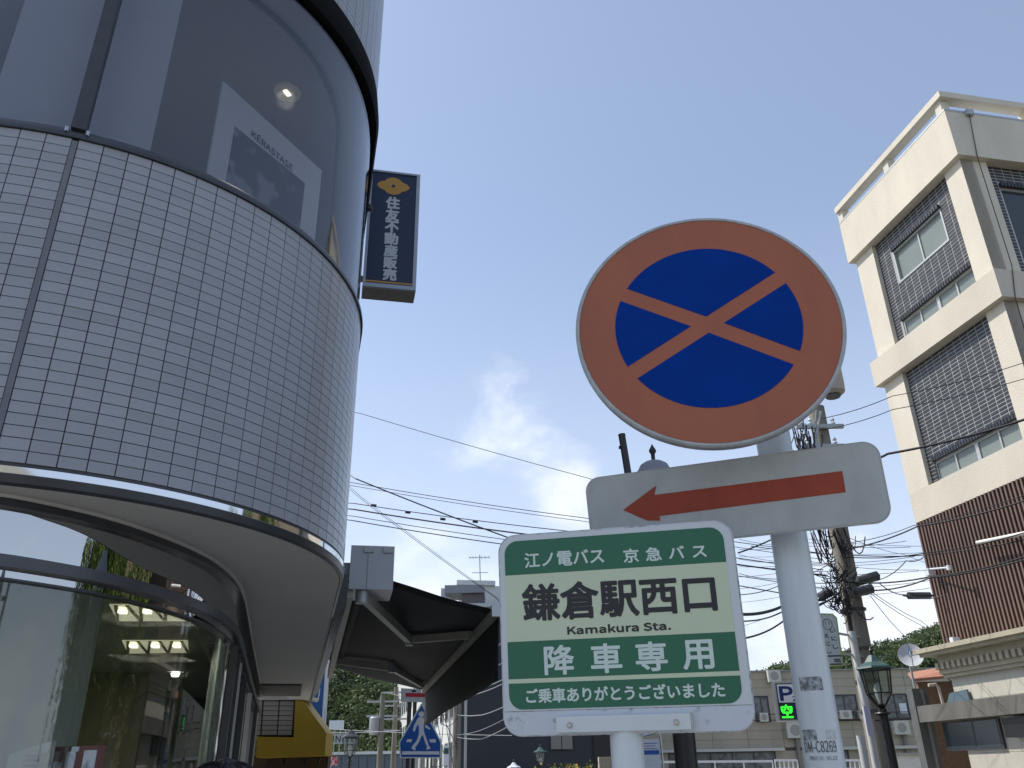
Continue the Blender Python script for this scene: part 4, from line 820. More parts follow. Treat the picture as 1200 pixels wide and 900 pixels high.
def gpan(a, b, c, d, n, nh):
    for i in range(n):
        for j in range(nh):
            FG.rect(MB(), a + (b - a) * i / n + .02, c + (d - c) * j / nh + .012, a + (b - a) * (i + 1) / n - .0, c + (d - c) * (j + 1) / nh - .0, -.2, 0).build('cladding_panel', m_gc, gb)
gpan(gx0, gx1, zb_, za, 7, 3); gpan(gx0, gx1, zd_, zc, 9, 3)
FG.rect(MB(), gx0 - .1, za, gx1 + .1, za + .08, -.4, .1).build('coping', m_concrete, gb)
FG.rect(MB(), gx0, zd_ - .16, G(918, 880)[0], zd_ - .001, -.2, .35).build('ledge', mat('pale_ledge', (0.55, 0.53, 0.48), 0.6), gb)
FG.rect(MB(), G(966, 880)[0], zd_ - .16, gx1, zd_ - .001, -.2, .35).build('ledge', mat('pale_ledge', (0.55, 0.53, 0.48), 0.6), gb)
m_curt = mat('window_curtain', (0.17, 0.18, 0.17), 0.25, col2=(0.08, 0.085, 0.085), vscale=2.5, thr=(.4, .55))
def gwin(x0, x1, z0, z1, n):
    f = MB()
    for a, b, c, d in ((x0, x1, z0, z0 + .06), (x0, x1, z1 - .06, z1), (x0, x0 + .06, z0 + .06, z1 - .06), (x1 - .06, x1, z0 + .06, z1 - .06)): FG.rect(f, a, c, b, d, -.12, -.02)
    for k in range(1, n): FG.rect(f, x0 + (x1 - x0) * k / n - .025, z0 + .06, x0 + (x1 - x0) * k / n + .025, z1 - .06, -.11, -.03)
    w_ = f.build('window', m_frame, gb)
    for k in range(n): FG.rect(MB(), x0 + (x1 - x0) * k / n + .02, z0 + .05, x0 + (x1 - x0) * (k + 1) / n - .02, z1 - .05, -.10, -.08).build('pane', m_curt, w_)
def gpier(x0, x1, z0, z1): FG.rect(MB(), x0, z0, x1, z1, -.2, -.003).build('pier', m_gc, gb)
up = [(884, 902), (976, 1006), (1035, 1066)]
X_ = gx0
for a, b in up:
    a, b = G(a, 830)[0], G(b, 830)[0]; gpier(X_, a, zc, zb_); gwin(a, b, zc + .02, zb_, 2); X_ = b
gpier(X_, gx1, zc, zb_); X_ = gx0
for a, b in [(783, 910), (968, 996), (1010, 1030)]:
    a, b = G(a, 890)[0], G(b, 890)[0]; gpier(X_, a, ze_ - 1, zd_ - .161) if a - X_ > .05 else None; gwin(a, b, ze_ - .9, zd_ - .165, max(2, int((b - a) / 1.1))); X_ = b
gpier(X_, gx1, ze_ - 1, zd_ - .161)
# balcony rail, air conditioners, downpipes
rl = MB(); 
for z in (zc + .10, zc + .42): rl.bar(FG.p(gx0 + 1, z, .32), FG.p(gx1, z, .32), .05, .05)
for k in range(22): x = gx0 + 1 + (gx1 - gx0 - 1) * k / 21; rl.bar(FG.p(x, zc - .02, .32), FG.p(x, zc + .42, .32), .04, .04)
rl.build('balcony_rail', mat('rail_brown', (0.09, 0.05, 0.04), 0.6), gb)
m_ac = mat('ac_beige', (0.56, 0.54, 0.48), 0.6, var=0.05)
ac = thing('air_conditioner', FG.p(G(892, 840)[0], zc, .5), 'beige air conditioner box on the ledge left of the parking sign', 'air conditioner', 'air conditioner units on the concrete building')
def acun(root, px, py, wpx=14, hpx=12):
    a, b = G(px, py); c = FG.p(a, b, .32); wd = wpx / 1000 * YG * 1.0; hh = hpx / 1000 * YG
    MB().box(c, (wd, .35, hh)).build('case', m_ac, root); MB().lathe(c + (0, -.176, 0), [(hh * .36, 0), (hh * .36, .01), (hh * .3, .012)], 16, (np.array([1., 0, 0]), UZ, np.array([0, -1., 0]))).build('fan_grille', mat('grille', (0.32, 0.31, 0.28), 0.6), root)
acun(ac, 893, 841, 9, 9)
for px, py, wp, hp_, lab in ((905, 793, 14, 13, 'beige box unit on the parapet above the parking sign'), (929, 856, 18, 16, 'beige box unit on the wall directly under the parking sign'), (988, 838, 13, 9, 'grey air conditioner on the balcony just right of the white sign post'), (1009, 838, 10, 9, 'grey air conditioner on the balcony behind the lantern lamp'), (1053, 853, 17, 14, 'beige box unit on the wall right of the lantern lamp')):
    r_ = thing('air_conditioner', FG.p(G(px, py)[0], G(px, py)[1], .5), lab, 'air conditioner', 'air conditioner units on the concrete building'); acun(r_, px, py, wp, hp_)
for px in (935, 1062):
    q = G(px, 880)[0]; MB().tube([FG.p(q, -1.6, .12), FG.p(q, zc - .3, .12)], .13, 8).build('downpipe', mat('pipe_grey', (0.22, 0.21, 0.19), 0.6), gb)
sg = thing('wall_opening_sign', FG.p(G(1058, 829)[0], 0, .1), 'white notice in the dark upper window at the right end of the concrete building', 'notice')
FG.rect(MB(), G(1056, 836)[0], G(1056, 836)[1], G(1062, 824)[0], G(1062, 824)[1], -.07, -.05).build('sheet', m_white, sg)
# white fence hoops in front of it
m_wf = mat('white_rail', (0.66, 0.67, 0.67), 0.5)
for x0, x1, lab in ((770, 905, 'low white rail fence left of the white sign post'), (908, 934, 'white hooped barrier just left of the sign post'), (968, 1012, 'white hooped barrier just right of the sign post')):
    fn = thing('hoop_fence' if x1 - x0 < 60 else 'rail_fence', at((x0 + x1) / 2, 900, 30) * (1, 1, 0), lab, 'fence')
    a, b = at(x0, 893 if x0 < 800 else 891, 30), at(x1, 892 if x0 < 800 else 891, 30); q = MB().bar(a, b, .06, .07)
    q.build('top_rail', m_wf, fn); n = int(np.linalg.norm(b - a) / (.9 if x0 < 800 else .14))
    MB().bar(a - UZ * .25, b - UZ * .25, .05, .05).build('mid_rail', m_wf, fn)
    for k in range(n + 1): p = a + (b - a) * k / n; MB().bar(p, (p[0], p[1], 0), .035, .035, np.array([1., 0, 0])).build('post', m_wf, fn)
gate = thing('low_wall', at(1050, 890, 40) * (1, 1, 0), 'low pale wall standing in front of the concrete building near the lantern', 'wall')
a, b = at(1014, 886, 40), at(1086, 884, 40); MB().box(((a[0] + b[0]) / 2, 40.1, a[2] / 2), (b[0] - a[0], .15, a[2])).build('board', m_ac, gate); MB().box(((a[0] + b[0]) / 2, 40.05, a[2] + .05), (b[0] - a[0] + .1, .3, .1)).build('top_rail', m_concrete, gate)

# ------------------------------------------------------------------ parking sign
FP = face_from(at(930, 822, 20), -176)
ps = thing('parking_sign', FP.o * (1, 1, 0), 'illuminated parking box sign with blue P and green lit character behind the white pole', 'sign')
p6 = lambda x, y: FP.uv(860 + x / 6.43, 760 + y / 6.43)
x0, y1 = p6(300, 250); y0 = p6(345, 548)[1]; x0 = (x0 + p6(345, 548)[0]) / 2 - .01; x1 = x0 + .92
FP.rect(MB(), x0, y0, x1, y1, -.30, 0).build('case', m_alu, ps)
FP.rect(MB(), x0 + .035, y0 + .03, x1 - .03, y1 - .04, .001, .01).build('border', m_blacktxt, ps)
ym = p6(340, 408)[1]
FP.rect(MB(), x0 + .06, ym, x1 - .05, y1 - .06, .0105, .014).build('white_panel', mat('lit_white', (0.75, 0.78, 0.8), 0.4), ps)
FP.rect(MB(), x0 + .06 + .30, y0 + .045, x1 - .05, ym - .012, .0105, .014).build('blue_panel', mat('park_blue', (0.012, 0.03, 0.15), 0.4), ps)
m_pb = mat('park_letter', (0.01, 0.025, 0.16), 0.4)
a, b = p6(350, 398), p6(448, 275); lettering(FP, 'P', x0 + .09, ym + .03, x0 + .40, y1 - .10, m_pb, ps, .015, .016)
lettering(FP, '24H', x0 + .36, ym + .025, x0 + .68, ym + .13, m_pb, ps, .015, .004)
lettering(FP, '空', x0 + .075, y0 + .06, x0 + .335, ym - .04, mat('led_green', (0, .2, 0), 0.5, emit=(0.04, 1.0, 0.04), estr=1.1), ps, .0125, .010)
q = FP.p(x1 - .12, 0, -.15); MB().tube([(q[0] , q[1], 0), (q[0], q[1], FP.o[2] + y0 + .0)], .07, 10).build('post', m_galv, ps, 40)

# ------------------------------------------------------------------ utility pole with its equipment
UX, UY = at(990, 660, 14)[0] , 14.0
up_ = thing('utility_pole', (UX, UY, 0), 'weathered concrete utility pole crowded with cables and grey equipment behind the signs', 'utility pole')
m_up = mat('pole_concrete', (0.23, 0.21, 0.175), 0.85, var=0.25, vscale=4, bump=0.4, bscale=30, streak=8)
ztp = at(945, 478, 14)[2]
MB().lathe((UX, UY, 0), [(.185, 0), (.145, ztp)], 20).build('pole', m_up, up_, 40)
m_eq = mat('equipment_grey', (0.075, 0.078, 0.08), 0.5, var=0.25)
def eqbox(x0, y0, x1, y1, y, m=m_eq, name='closure'):     # a cable closure between two bearings
    a, b = at(x0, y0, y), at(x1, y1, y); d = b - a; q = MB()
    return q.tube([a, a + d * .06, a + d * .09, a + d * .91, a + d * .94, b], [.015, .04, .08, .08, .04, .015], 10).build(name, m, up_, 30)
eqbox(1002, 682, 1031, 674, 13.8); eqbox(1000, 695, 1024, 689, 13.7); eqbox(960, 701, 973, 692, 13.7); 
ex = thing('cable_closure', at(1078, 699, 13.2), 'long black cable closure hanging from the wires beside the brown louvres', 'cable closure')
a, b = at(1058, 698, 13.2), at(1096, 698, 13.2); d = b - a; MB().tube([a, a + d * .12, a + d * .16, a + d * .84, a + d * .88, b], [.01, .02, .055, .055, .02, .01], 10).build('sleeve', m_eq, ex, 30)
# transformer bucket and crossarms behind the disc
tf = at(965, 468, 14.2); MB().lathe((tf[0] , 13.75, tf[2] - .12), [(.16, 0), (.22, .05), (.23, .2), (.23, .75), (.2, .8)], 18).build('transformer', mat('transformer_beige', (0.42, 0.37, 0.30), 0.5, var=0.1), up_, 40)
MB().lathe((tf[0], 13.75, tf[2] - .16), [(.13, 0), (.13, .04)], 12).build('transformer_base', m_eq, up_, 40)
for zz_, l_ in ((at(945, 505, 14)[2], .5), (at(945, 528, 14)[2], .42)):
    MB().bar((UX - l_, UY - .2, zz_), (UX + l_ * .7, UY - .2, zz_), .07, .07).build('crossarm', m_galv, up_)
    for k in (-.8, -.45, .35): MB().lathe((UX + l_ * k, UY - .2, zz_ + .035), [(.03, 0), (.045, .03), (.02, .06), (.04, .09), (.02, .13)], 8).build('insulator', m_white, up_, 40)
MB().tube([at(962, 482, 13.7), at(955, 520, 13.8), at(958, 545, 13.8)], .022, 6).build('strut', m_galv, up_); MB().tube([at(957, 480, 13.7), at(954, 518, 13.9)], .014, 6).build('strut', m_galv, up_)
# tangle of drop cables as many thin tubes
m_cab = mat('cable_black', (0.02, 0.02, 0.022), 0.6)
tg = MB(); rr_ = random.Random(3)
def hang(p, q, sag, r, n=8, mb=None):
    p, q = np.array(p), np.array(q); pts = [p * (1 - t) + q * t - UZ * sag * 4 * t * (1 - t) for t in np.linspace(0, 1, n)]; (mb or tg).tube(pts, r, 4, False)
for k in range(46):
    x, y = rr_.uniform(928, 958), rr_.uniform(498, 545); x2, y2 = x + rr_.uniform(-12, 14), y + rr_.uniform(-16, 22)
    hang(at(x, y, 13.8 + rr_.uniform(-.3, .2)), at(x2, y2, 13.8), rr_.uniform(.05, .35), rr_.uniform(.006, .014))
for k in range(26):
    x, y = rr_.uniform(944, 990), rr_.uniform(610, 625); hang(at(x, y, 13.7), at(x + rr_.uniform(-4, 30), y + rr_.uniform(4, 40), 13.75), rr_.uniform(.1, .5), rr_.uniform(.006, .012))
for k in range(55):
    t = rr_.random(); x, y = 975 + 22 * t + rr_.gauss(0, 7), 655 + 62 * t; hang(at(x, y, 13.75), at(x + rr_.gauss(0, 9), y + rr_.uniform(2, 24), 13.7 + rr_.uniform(-.1, .1)), rr_.uniform(.0, .12), rr_.uniform(.004, .010), 6)
for k in range(26):
    hang(at(976 + rr_.uniform(-20, 0), 680 + rr_.uniform(-20, 30), 13.6), at(992 + rr_.uniform(-6, 14), 690 + rr_.uniform(-30, 30), 13.6), rr_.uniform(.05, .3), .007)
o = tg.build('cable_tangle', m_cab, up_); o['kind'] = 'stuff'
MB().tube([at(990, 690, 13.72), at(998, 745, 13.75), at(1004, 780, 13.8)], .035, 8).build('cable_bundle', m_cab, up_, 40)
c0 = at(998, 740, 13.6); MB().tube([(c0[0], 13.6, c0[2]), (c0[0], 13.6, 0)], .055, 10).build('conduit', mat('conduit_grey', (0.52, 0.53, 0.52), 0.5, var=0.05), up_, 40)
c0 = at(1022, 870, 13.4); MB().tube([(c0[0] - .12, 13.5, c0[2] + .1), (c0[0] - .12, 13.5, 0)], .06, 10).build('conduit', mat('conduit_grey', (0.5, 0.5, 0.5), 0.5), up_, 40)
a = at(1018, 845, 13.4); MB().box(a, (.09, .02, .42)).build('tag_plate', mat('tag_lilac', (0.52, 0.50, 0.62), 0.5), up_)
for py in (716, 762, 800, 835): z = at(1000, py, 14)[2]; MB().lathe((UX, UY, z), [(.20, 0), (.20, .035)], 20).build('band', m_eq, up_, 40)

# ------------------------------------------------------------------ wires
def wire(pts, r, sag=0.0, lab=None, n=10, m=None):
    """pts: (px, py, distance) anchors"""
    P = [at(*p) for p in pts]; q = MB(); r = r * .72; out_ = []
    for i in range(len(P) - 1):
        for t in np.linspace(0, 1, n, endpoint=(i == len(P) - 2)): out_.append(P[i] * (1 - t) + P[i + 1] * t - UZ * sag * 4 * t * (1 - t))
    o = q.tube(out_, r, 5).build('overhead_wire', m or m_cab, None); return tag(o, lab, 'wire', 'overhead wires')
LW = [((-40, 382), (424, 485), (688, 560), (900, 622), 20, .011, 'thin highest wire crossing the open sky left of the signs'),
 ((100, 520), (415, 566), (685, 607), (960, 648), 16, .010, 'upper of two close parallel wires left of the bus stop sign'),
 ((100, 524), (415, 569.5), (685, 611), (960, 655), 16, .008, 'lower of two close parallel wires left of the bus stop sign'),
 ((100, 562), (415, 590), (690, 625), (965, 668), 16, .012, 'knotted wire with clamps passing behind the top of the bus stop sign'),
 ((100, 558), (415, 597), (684, 634), (970, 675), 15, .019, 'thicker dark wire in the middle of the left-hand bundle'),
 ((100, 566), (415, 605), (684, 644), (970, 690), 16, .010, 'wire just below the thicker dark one in the left-hand bundle'),
 ((100, 560), (413, 610), (684, 650), (980, 706), 15, .013, 'lowest long wire of the left-hand bundle'),
 ((300, 478), (417, 561), (683, 661), (830, 720), 13, .015, 'dark wire falling steeply to the right across the bundle'),
 ((300, 480), (430, 590), (580, 700), (640, 752), 22, .010, 'pale thin wire falling towards the rooftop aerial'),
 ((300, 470), (424, 583), (586, 703), (650, 756), 26, .010, 'second pale thin wire falling towards the rooftop aerial')]
for a, b, c, d, y, r, lab in LW: wire([(*a, y + 3), (*b, y), (*c, y - .8), (*d, 14 if y < 20 else y)], r, .03, lab)
for i, (x, y) in enumerate(((438, 592), (478, 600), (519, 608), (557, 611))):
    o = MB().tube([at(x - 3, y, 16), at(x + 3, y + .6, 16)], .028, 6).build('wire_clamp', m_cab); tag(o, 'small dark clamp on the knotted wire, %s from the tiled building' % ('nearest', 'second', 'third', 'farthest')[i], 'clamp', 'clamps on the knotted wire')
RW = [((955, 492, 13.8), (1046, 464, 13.3), (1200, 425, 12.6), .010, 'higher of two thin wires between the disc and the cream building'),
 ((955, 505, 13.8), (1046, 480, 13.3), (1240, 432, 12.6), .010, 'lower of two thin wires between the disc and the cream building'),
 ((1000, 541, 13.8), (1040, 532, 12.8), (1215, 487, 11.5), .030, 'thick twisted cable rising right from the arrow plate across the building'),
 ((985, 645, 13.8), (1075, 617, 12.9), (1220, 580, 11.8), .018, 'dark cable rising from the pole past the top of the brown louvres'),
 ((985, 637, 13.8), (1070, 616, 13.0), (1220, 573, 11.9), .009, 'thin wire beside the dark cable at the top of the louvres'),
 ((985, 652, 13.8), (1085, 648, 13.0), (1220, 618, 12), .012, 'wire crossing the louvres below the white tube'),
 ((880, 640, 15), (1060, 652, 13.4), (1220, 628, 12), .012, 'wire running from the bus sign behind the white pole to the louvres'),
 ((990, 682, 13.7), (1090, 676, 12.9), (1220, 646, 12), .017, 'dark cable leaving the upper closure towards the louvres'),
 ((1020, 692, 13.7), (1090, 677, 12.8), (1220, 650, 11.9), .017, 'dark cable leaving the lower closure towards the louvres'),
 ((1028, 680, 13.8), (1062, 657, 13.0), (1085, 650, 12.8), .010, 'short looped cable between closure and the louvre corner'),
 ((1030, 683, 13.6), (1060, 697, 13.2), (1105, 698, 12.8), .012, 'wire carrying the long black closure'),
 ((1020, 698, 13.7), (1060, 745, 16), (1066, 760, 18.4), .008, 'thin wire running down to the satellite dish'),
 ((1010, 685, 13.7), (1080, 728, 18), (1118, 752, 20), .008, 'upper thin wire falling right behind the louvres'),
 ((1005, 684, 13.7), (1080, 733, 18), (1125, 765, 20), .008, 'lower thin wire falling right behind the louvres'),
 ((985, 626, 13.8), (1060, 650, 20), (1120, 668, 24), .008, 'thin distant wire sloping down above the closures'),
 ((865, 648, 12), (950, 605, 13.2), (985, 585, 13.8), .016, 'dark cable rising from the bus sign corner behind the white pole'),
 ((868, 720, 11), (925, 706, 12.5), (975, 697, 13.8), .03, 'thick bundled cable between the bus sign and the pole closure'),
 ((870, 728, 11), (925, 712, 12.6), (975, 701, 13.7), .014, 'thin cable under the thick bundled one'),
 ((872, 748, 11), (925, 722, 12.6), (985, 694, 13.7), .018, 'lowest dark cable rising from the bus sign to the pole'),
 ((866, 672, 18), (925, 678, 16), (985, 682, 14), .012, 'level dark wire between the bus sign and the pole'),
 ((866, 661, 18), (925, 665, 16), (985, 668, 14), .008, 'pale level wire above the dark level one'),
 ((866, 655, 18), (925, 657, 16), (985, 660, 14), .008, 'second pale level wire above the dark level one'),
 ((866, 697, 12), (925, 680, 13), (980, 655, 13.8), .009, 'thin wire rising gently behind the white pole')]
for k_, (y0_, y1_, y2_) in enumerate(((632, 640, 634), (644, 636, 641), (650, 660, 652), (664, 658, 668), (676, 663, 655), (690, 672, 668), (706, 690, 680), (735, 700, 688), (615, 632, 640), (652, 648, 646))):
    RW.append(((866, y0_, 17 + k_ * .6), (950, y1_, 16 + k_ * .4), (1062 + k_ * 5, y2_, 15 + k_ * .3), .0075, 'faint thin wire number %s from the top of the web between bus sign and louvres' % ['one', 'two', 'three', 'four', 'five', 'six', 'seven', 'eight', 'nine', 'ten'][k_]))
RW = [(a, b, c, r, lab if 'number' not in lab else ['faint level wire high in the web by the pole', 'faint wire second in the web by the pole', 'faint wire sloping down just left of the pole', 'faint wire rising towards the louvre corner', 'thin wire climbing right through the web', 'thin wire climbing under the upper closure', 'thin wire climbing under the lower closure', 'lowest thin wire climbing to the pole from the bus sign', 'faint wire leaving the arrow plate corner downwards', 'faint almost flat wire in the middle of the web'][i - 23]) for i, (a, b, c, r, lab) in enumerate(RW)]
for a, b, c, r, lab in RW: wire([a, b, c], r, .05, lab)

# ------------------------------------------------------------------ wooded hills
def quads(P, name, m, sizes, parent=None, flat=0.0):      # many leaf-sized faces at points P
    n = len(P); a = rng.normal(size=(n, 3)); a /= np.linalg.norm(a, axis=1)[:, None]; b = np.cross(a, rng.normal(size=(n, 3))); b /= np.linalg.norm(b, axis=1)[:, None]
    s = np.asarray(sizes).reshape(-1, 1) * np.ones((n, 1)); a = a * s; b = b * s * .7
    V = np.stack([P - a - b * .3, P - b, P + a, P + b], 1).reshape(-1, 3)
    me = bpy.data.meshes.new(name); me.vertices.add(n * 4); me.vertices.foreach_set('co', V.ravel().astype(np.float32)); me.loops.add(n * 4); me.loops.foreach_set('vertex_index', np.arange(n * 4, dtype=np.int32))
    me.polygons.add(n); me.polygons.foreach_set('loop_start', np.arange(0, n * 4, 4, dtype=np.int32)); me.polygons.foreach_set('loop_total', np.full(n, 4, dtype=np.int32)); me.update(); me.materials.append(m)
    return link(name, me, parent)
def leafmat(name, c1, c2, sc_=0.25):
    m = mat(name, c1, 0.6, col2=c2, vscale=sc_, detail=6, thr=(.36, .64)); nt = m.node_tree; N = nt.nodes; b = N['Principled BSDF']
    t = N.new('ShaderNodeBsdfTranslucent'); mx = N.new('ShaderNodeMixShader'); mx.inputs[0].default_value = .3
    src = b.inputs['Base Color'].links[0].from_socket; nt.links.new(src, t.inputs[0]); nt.links.new(b.outputs[0], mx.inputs[1]); nt.links.new(t.outputs[0], mx.inputs[2]); nt.links.new(mx.outputs[0], N['Material Output'].inputs[0]); return m
m_lf1 = leafmat('forest_leaf', (0.13, 0.175, 0.065), (0.045, 0.075, 0.035), .22); m_lf2 = leafmat('willow_leaf', (0.20, 0.26, 0.05), (0.07, 0.12, 0.025), 1.2)
def crown_pts(c, r, n, lumps=6):
    out = []
    for k in range(lumps):
        d = rng.normal(size=3); d /= np.linalg.norm(d); d[2] = abs(d[2]) * .7; cc = np.array(c) + d * r * .55
        q = rng.normal(size=(n // lumps, 3)); q /= np.linalg.norm(q, axis=1)[:, None]; out.append(cc + q * r * .55 * (.75 + .35 * rng.random((len(q), 1))) * (1, 1, .8))
    return np.vstack(out)
def hill(name, xs, ys, hf, m):
    V = [(x, y, hf(x, y)) for y in ys for x in xs]; n = len(xs)
    o = MB().add(V, [(j * n + i, j * n + i + 1, (j + 1) * n + i + 1, (j + 1) * n + i) for j in range(len(ys) - 1) for i in range(n - 1)]).build(name, m, None, 60); return struct(o)
m_hill = mat('hill_floor', (0.03, 0.045, 0.018), 0.9, var=.3, vscale=.3)
sm = lambda a, b, x: max(0., min(1., (x - a) / (b - a))) ** 2 * (3 - 2 * max(0., min(1., (x - a) / (b - a))))
def h_left(x, y): return -.14 + 18.5 * sm(72, 112, y) * (1 - sm(6, 30, x)) * (1 + .12 * math.sin(x * .17) + .08 * math.sin(y * .3 + x * .1)) * (.75 + .25 * sm(20, -30, -x) )
def ridge(x): return np.interp(x, [20, 40, 45, 55, 62, 72, 80, 95, 120], [11, 14.5, 15.5, 17.5, 18.5, 20.5, 23.5, 27, 30])
def h_right(x, y): return -.14 + float(ridge(x)) * 1.02 * sm(115, 158, y) * sm(26, 40, x)
hill('hill', np.linspace(-75, 32, 40), np.linspace(68, 150, 30), h_left, m_hill); hill('hill', np.linspace(22, 150, 40), np.linspace(110, 220, 30), h_right, m_hill)
P = []; S = []
for k in range(900):
    x = rng.uniform(-32, 6); y = rng.uniform(74, 112); r = rng.uniform(.9, 2.3); q = crown_pts((x, y, h_left(x, y) + r * .45), r, 150, 6); P.append(q); S.append(np.full(len(q), rng.uniform(.12, .19)))
o = quads(np.vstack(P), 'forest', m_lf1, np.concatenate(S)); o['label'] = 'dense dark green wooded hillside seen under the awning'; o['kind'] = 'stuff'
P = []; S = []
for k in range(1100):
    x = rng.uniform(34, 95); y = rng.uniform(130, 162); r = rng.uniform(1.2, 2.6); q = crown_pts((x, y, h_right(x, y) + r * .35), r, 110, 5); P.append(q); S.append(np.full(len(q), rng.uniform(.20, .30)))
o = quads(np.vstack(P), 'forest', m_lf1, np.concatenate(S)); o['label'] = 'sunlit wooded ridge above the concrete building'; o['kind'] = 'stuff'

# ------------------------------------------------------------------ buildings down the street on the left
m_wh = mat('white_render', (0.66, 0.66, 0.64), 0.8, var=.05, vscale=.6)
N0 = at(536, 850, 46); FWL = Face((N0[0], N0[1], EYE), -dirv(AZL), UZ)
wb = thing('white_building', (N0[0], N0[1], 0), 'white apartment building with dark windows lit by the sun behind the pedestrian crossing sign', 'building')
far_u, top_z = FWL.uv(466, 797)
c = FWL.p(far_u / 2, 0) + FWL.n * -4.0; MB().boxa((c[0], c[1], (EYE + top_z) / 2), (dirv(AZL), dirv(AZL + 90), UZ), (abs(far_u) / 2, 4.0, (EYE + top_z) / 2)).build('wall', m_wh, wb)
FWL.rect(MB(), far_u - .2, top_z, .2, top_z + .25, -2, .15).build('parapet', m_wh, wb)
n = int(abs(far_u) / 2.6)
for k in range(n):
    u = -1.2 - k * 2.6
    for z in (.2, 2.7, 5.2):
        if z + 1.5 > top_z: continue
        f = FWL.rect(MB(), u - 1.3, z, u, z + 1.35, -.01, .05).build('window', m_walu, wb); FWL.rect(MB(), u - 1.24, z + .06, u - .06, z + 1.29, .051, .06).build('pane', m_paneR, f)
for k in (1, 4): MB().tube([FWL.p(-k * 2.6, -1.6, .08), FWL.p(-k * 2.6, top_z, .08)], .06, 6).build('downpipe', m_galv, wb)
db = thing('charcoal_building', (0, 41, 0), 'large windowless charcoal building wall behind the awning and below the bus sign', 'building')
m_ch = mat('charcoal_render', (0.030, 0.033, 0.040), 0.75, var=.15, vscale=.5, bump=.1)
xa_, xb2 = at(535, 850, 41)[0], at(716, 850, 41)[0]; zt_ = at(560, 712, 41)[2]
MB().box(((xa_ + xb2) / 2, 45, zt_ / 2), (xb2 - xa_, 8, zt_)).build('wall', m_ch, db)
MB().box(((xa_ + xb2) / 2, 40.98, zt_ + .09), (xb2 - xa_ + .1, .3, .18)).build('parapet', m_galv, db)
for k, px in enumerate((646, 659)):
    q0_, q1_ = at(px, 878, 40.9), at(px + 11.5, 862, 40.9); MB().box(((q0_[0] + q1_[0]) / 2, 40.93, (q0_[2] + q1_[2]) / 2), (q1_[0] - q0_[0], .1, q1_[2] - q0_[2])).build('wall_panel', mat('panel_taupe', (0.20, 0.19, 0.175), .7), db)
q0_, q1_ = at(697, 900, 40.9), at(716, 858, 40.9); MB().box(((q0_[0] + q1_[0]) / 2, 40.93, q1_[2] / 2), (q1_[0] - q0_[0], .1, q1_[2])).build('doorway', m_black, db)
pa_, pb_ = at(521, 695, 43), at(567, 685, 43)
ph_ = thing('penthouse', (pa_[0], 43, 0), 'pale grey rooftop plant box seen over the top edge of the awning', 'rooftop box')
MB().box(((pa_[0] + pb_[0]) / 2, 44, (pa_[2] + pb_[2]) / 2), (pb_[0] - pa_[0], 2, pb_[2] - pa_[2])).build('slab', mat('penthouse_grey', (.22, .235, .26), .6), ph_)
pc_, pd_ = at(541, 712, 43.2), at(567, 695, 43.2); MB().box(((pc_[0] + pd_[0]) / 2, 44.1, (zt_ + pd_[2]) / 2), (pd_[0] - pc_[0], 1.8, pd_[2] - zt_)).build('wall', mat('taupe_dark', (0.13, 0.12, 0.12), .8), ph_)
MB().box((pa_[0] - .0, 44, pa_[2] + .15), (.5, .5, .5)).build('cap', m_bx, ph_)
ae = thing('roof_aerial', at(563, 690, 43.5), 'thin television aerial on the rooftop box above the awning', 'aerial')
q = at(563, 686, 43.5); tp = at(562, 650, 43.5); MB().tube([q, tp], .03, 6).build('mast', m_galv, ae)
MB().bar(tp + (-.55, 0, -.15), tp + (.55, 0, -.15), .03, .03).bar(tp + (-.4, 0, -.95), tp + (.45, 0, -.95), .03, .03).build('crossbar', m_galv, ae)
al = MB()
for k in (-.5, -.35, -.2, .1, .3, .5): al.bar(tp + (k, -.3, -.15), tp + (k, .3, -.15), .02, .02)
al.build('element', m_galv, ae)
# glazed low building and the sign board above it
gl_ = thing('glazed_building', at(430, 890, 55) * (1, 1, 0), 'low grey blue glazed building at the foot of the wooded hill', 'building')
ga, gb2 = at(380, 882, 55), at(482, 880, 55); gz = ga[2]
MB().box(((ga[0] + gb2[0]) / 2, 57, gz / 2 - .05), (gb2[0] - ga[0], 3.6, gz - .1)).build('wall', mat('glazed_grey', (0.16, 0.19, 0.23), .3), gl_)
nn = 10
for k in range(nn):
    xw = (gb2[0] - ga[0]) / nn
    for j in range(2): MB().box((ga[0] + xw * (k + .5), 55.15, gz - .75 - 1.2 * j), (xw - .08, .06, 1.1)).build('pane', mat('glazed_pane', (0.13, 0.16, 0.20), .12), gl_)
MB().box(((ga[0] + gb2[0]) / 2, 55.2, gz - .05), (gb2[0] - ga[0] + .3, .4, .16)).build('roof_edge', m_white, gl_)
un = thing('roof_sign', at(396, 865, 54) * (1, 1, 0), 'pale rooftop hoarding with dark UNITY lettering left of the lantern', 'sign')
ua, ub = at(384, 872, 54), at(403, 844, 54); FU = Face((ua[0], 54, ua[2]), (1, 0, 0), UZ)
FU.rect(MB(), 0, 0, ub[0] - ua[0] + .8, (ub[2] - ua[2]) * .42, -.1, 0).build('board', mat('hoarding', (0.36, 0.40, 0.40), .6), un); FU.rect(MB(), .0, (ub[2] - ua[2]) * .6, ub[0] - ua[0], ub[2] - ua[2], -.1, 0).build('board', m_white, un)
for k in range(3): FU.rect(MB(), .3 + .33 * k, -.6 , .34 + .33 * k, (ub[2] - ua[2]) * .6, -.3, -.2).build('post', m_galv, un)
lettering(FU, 'UNITY', .05, .08, ub[0] - ua[0] + .72, .46, m_blacktxt, un, .003, .01)
rd = thing('red_cushion', at(388, 893, 30) * (1, 1, 0), 'small red and pink banner low beside the yellow panel', 'banner')
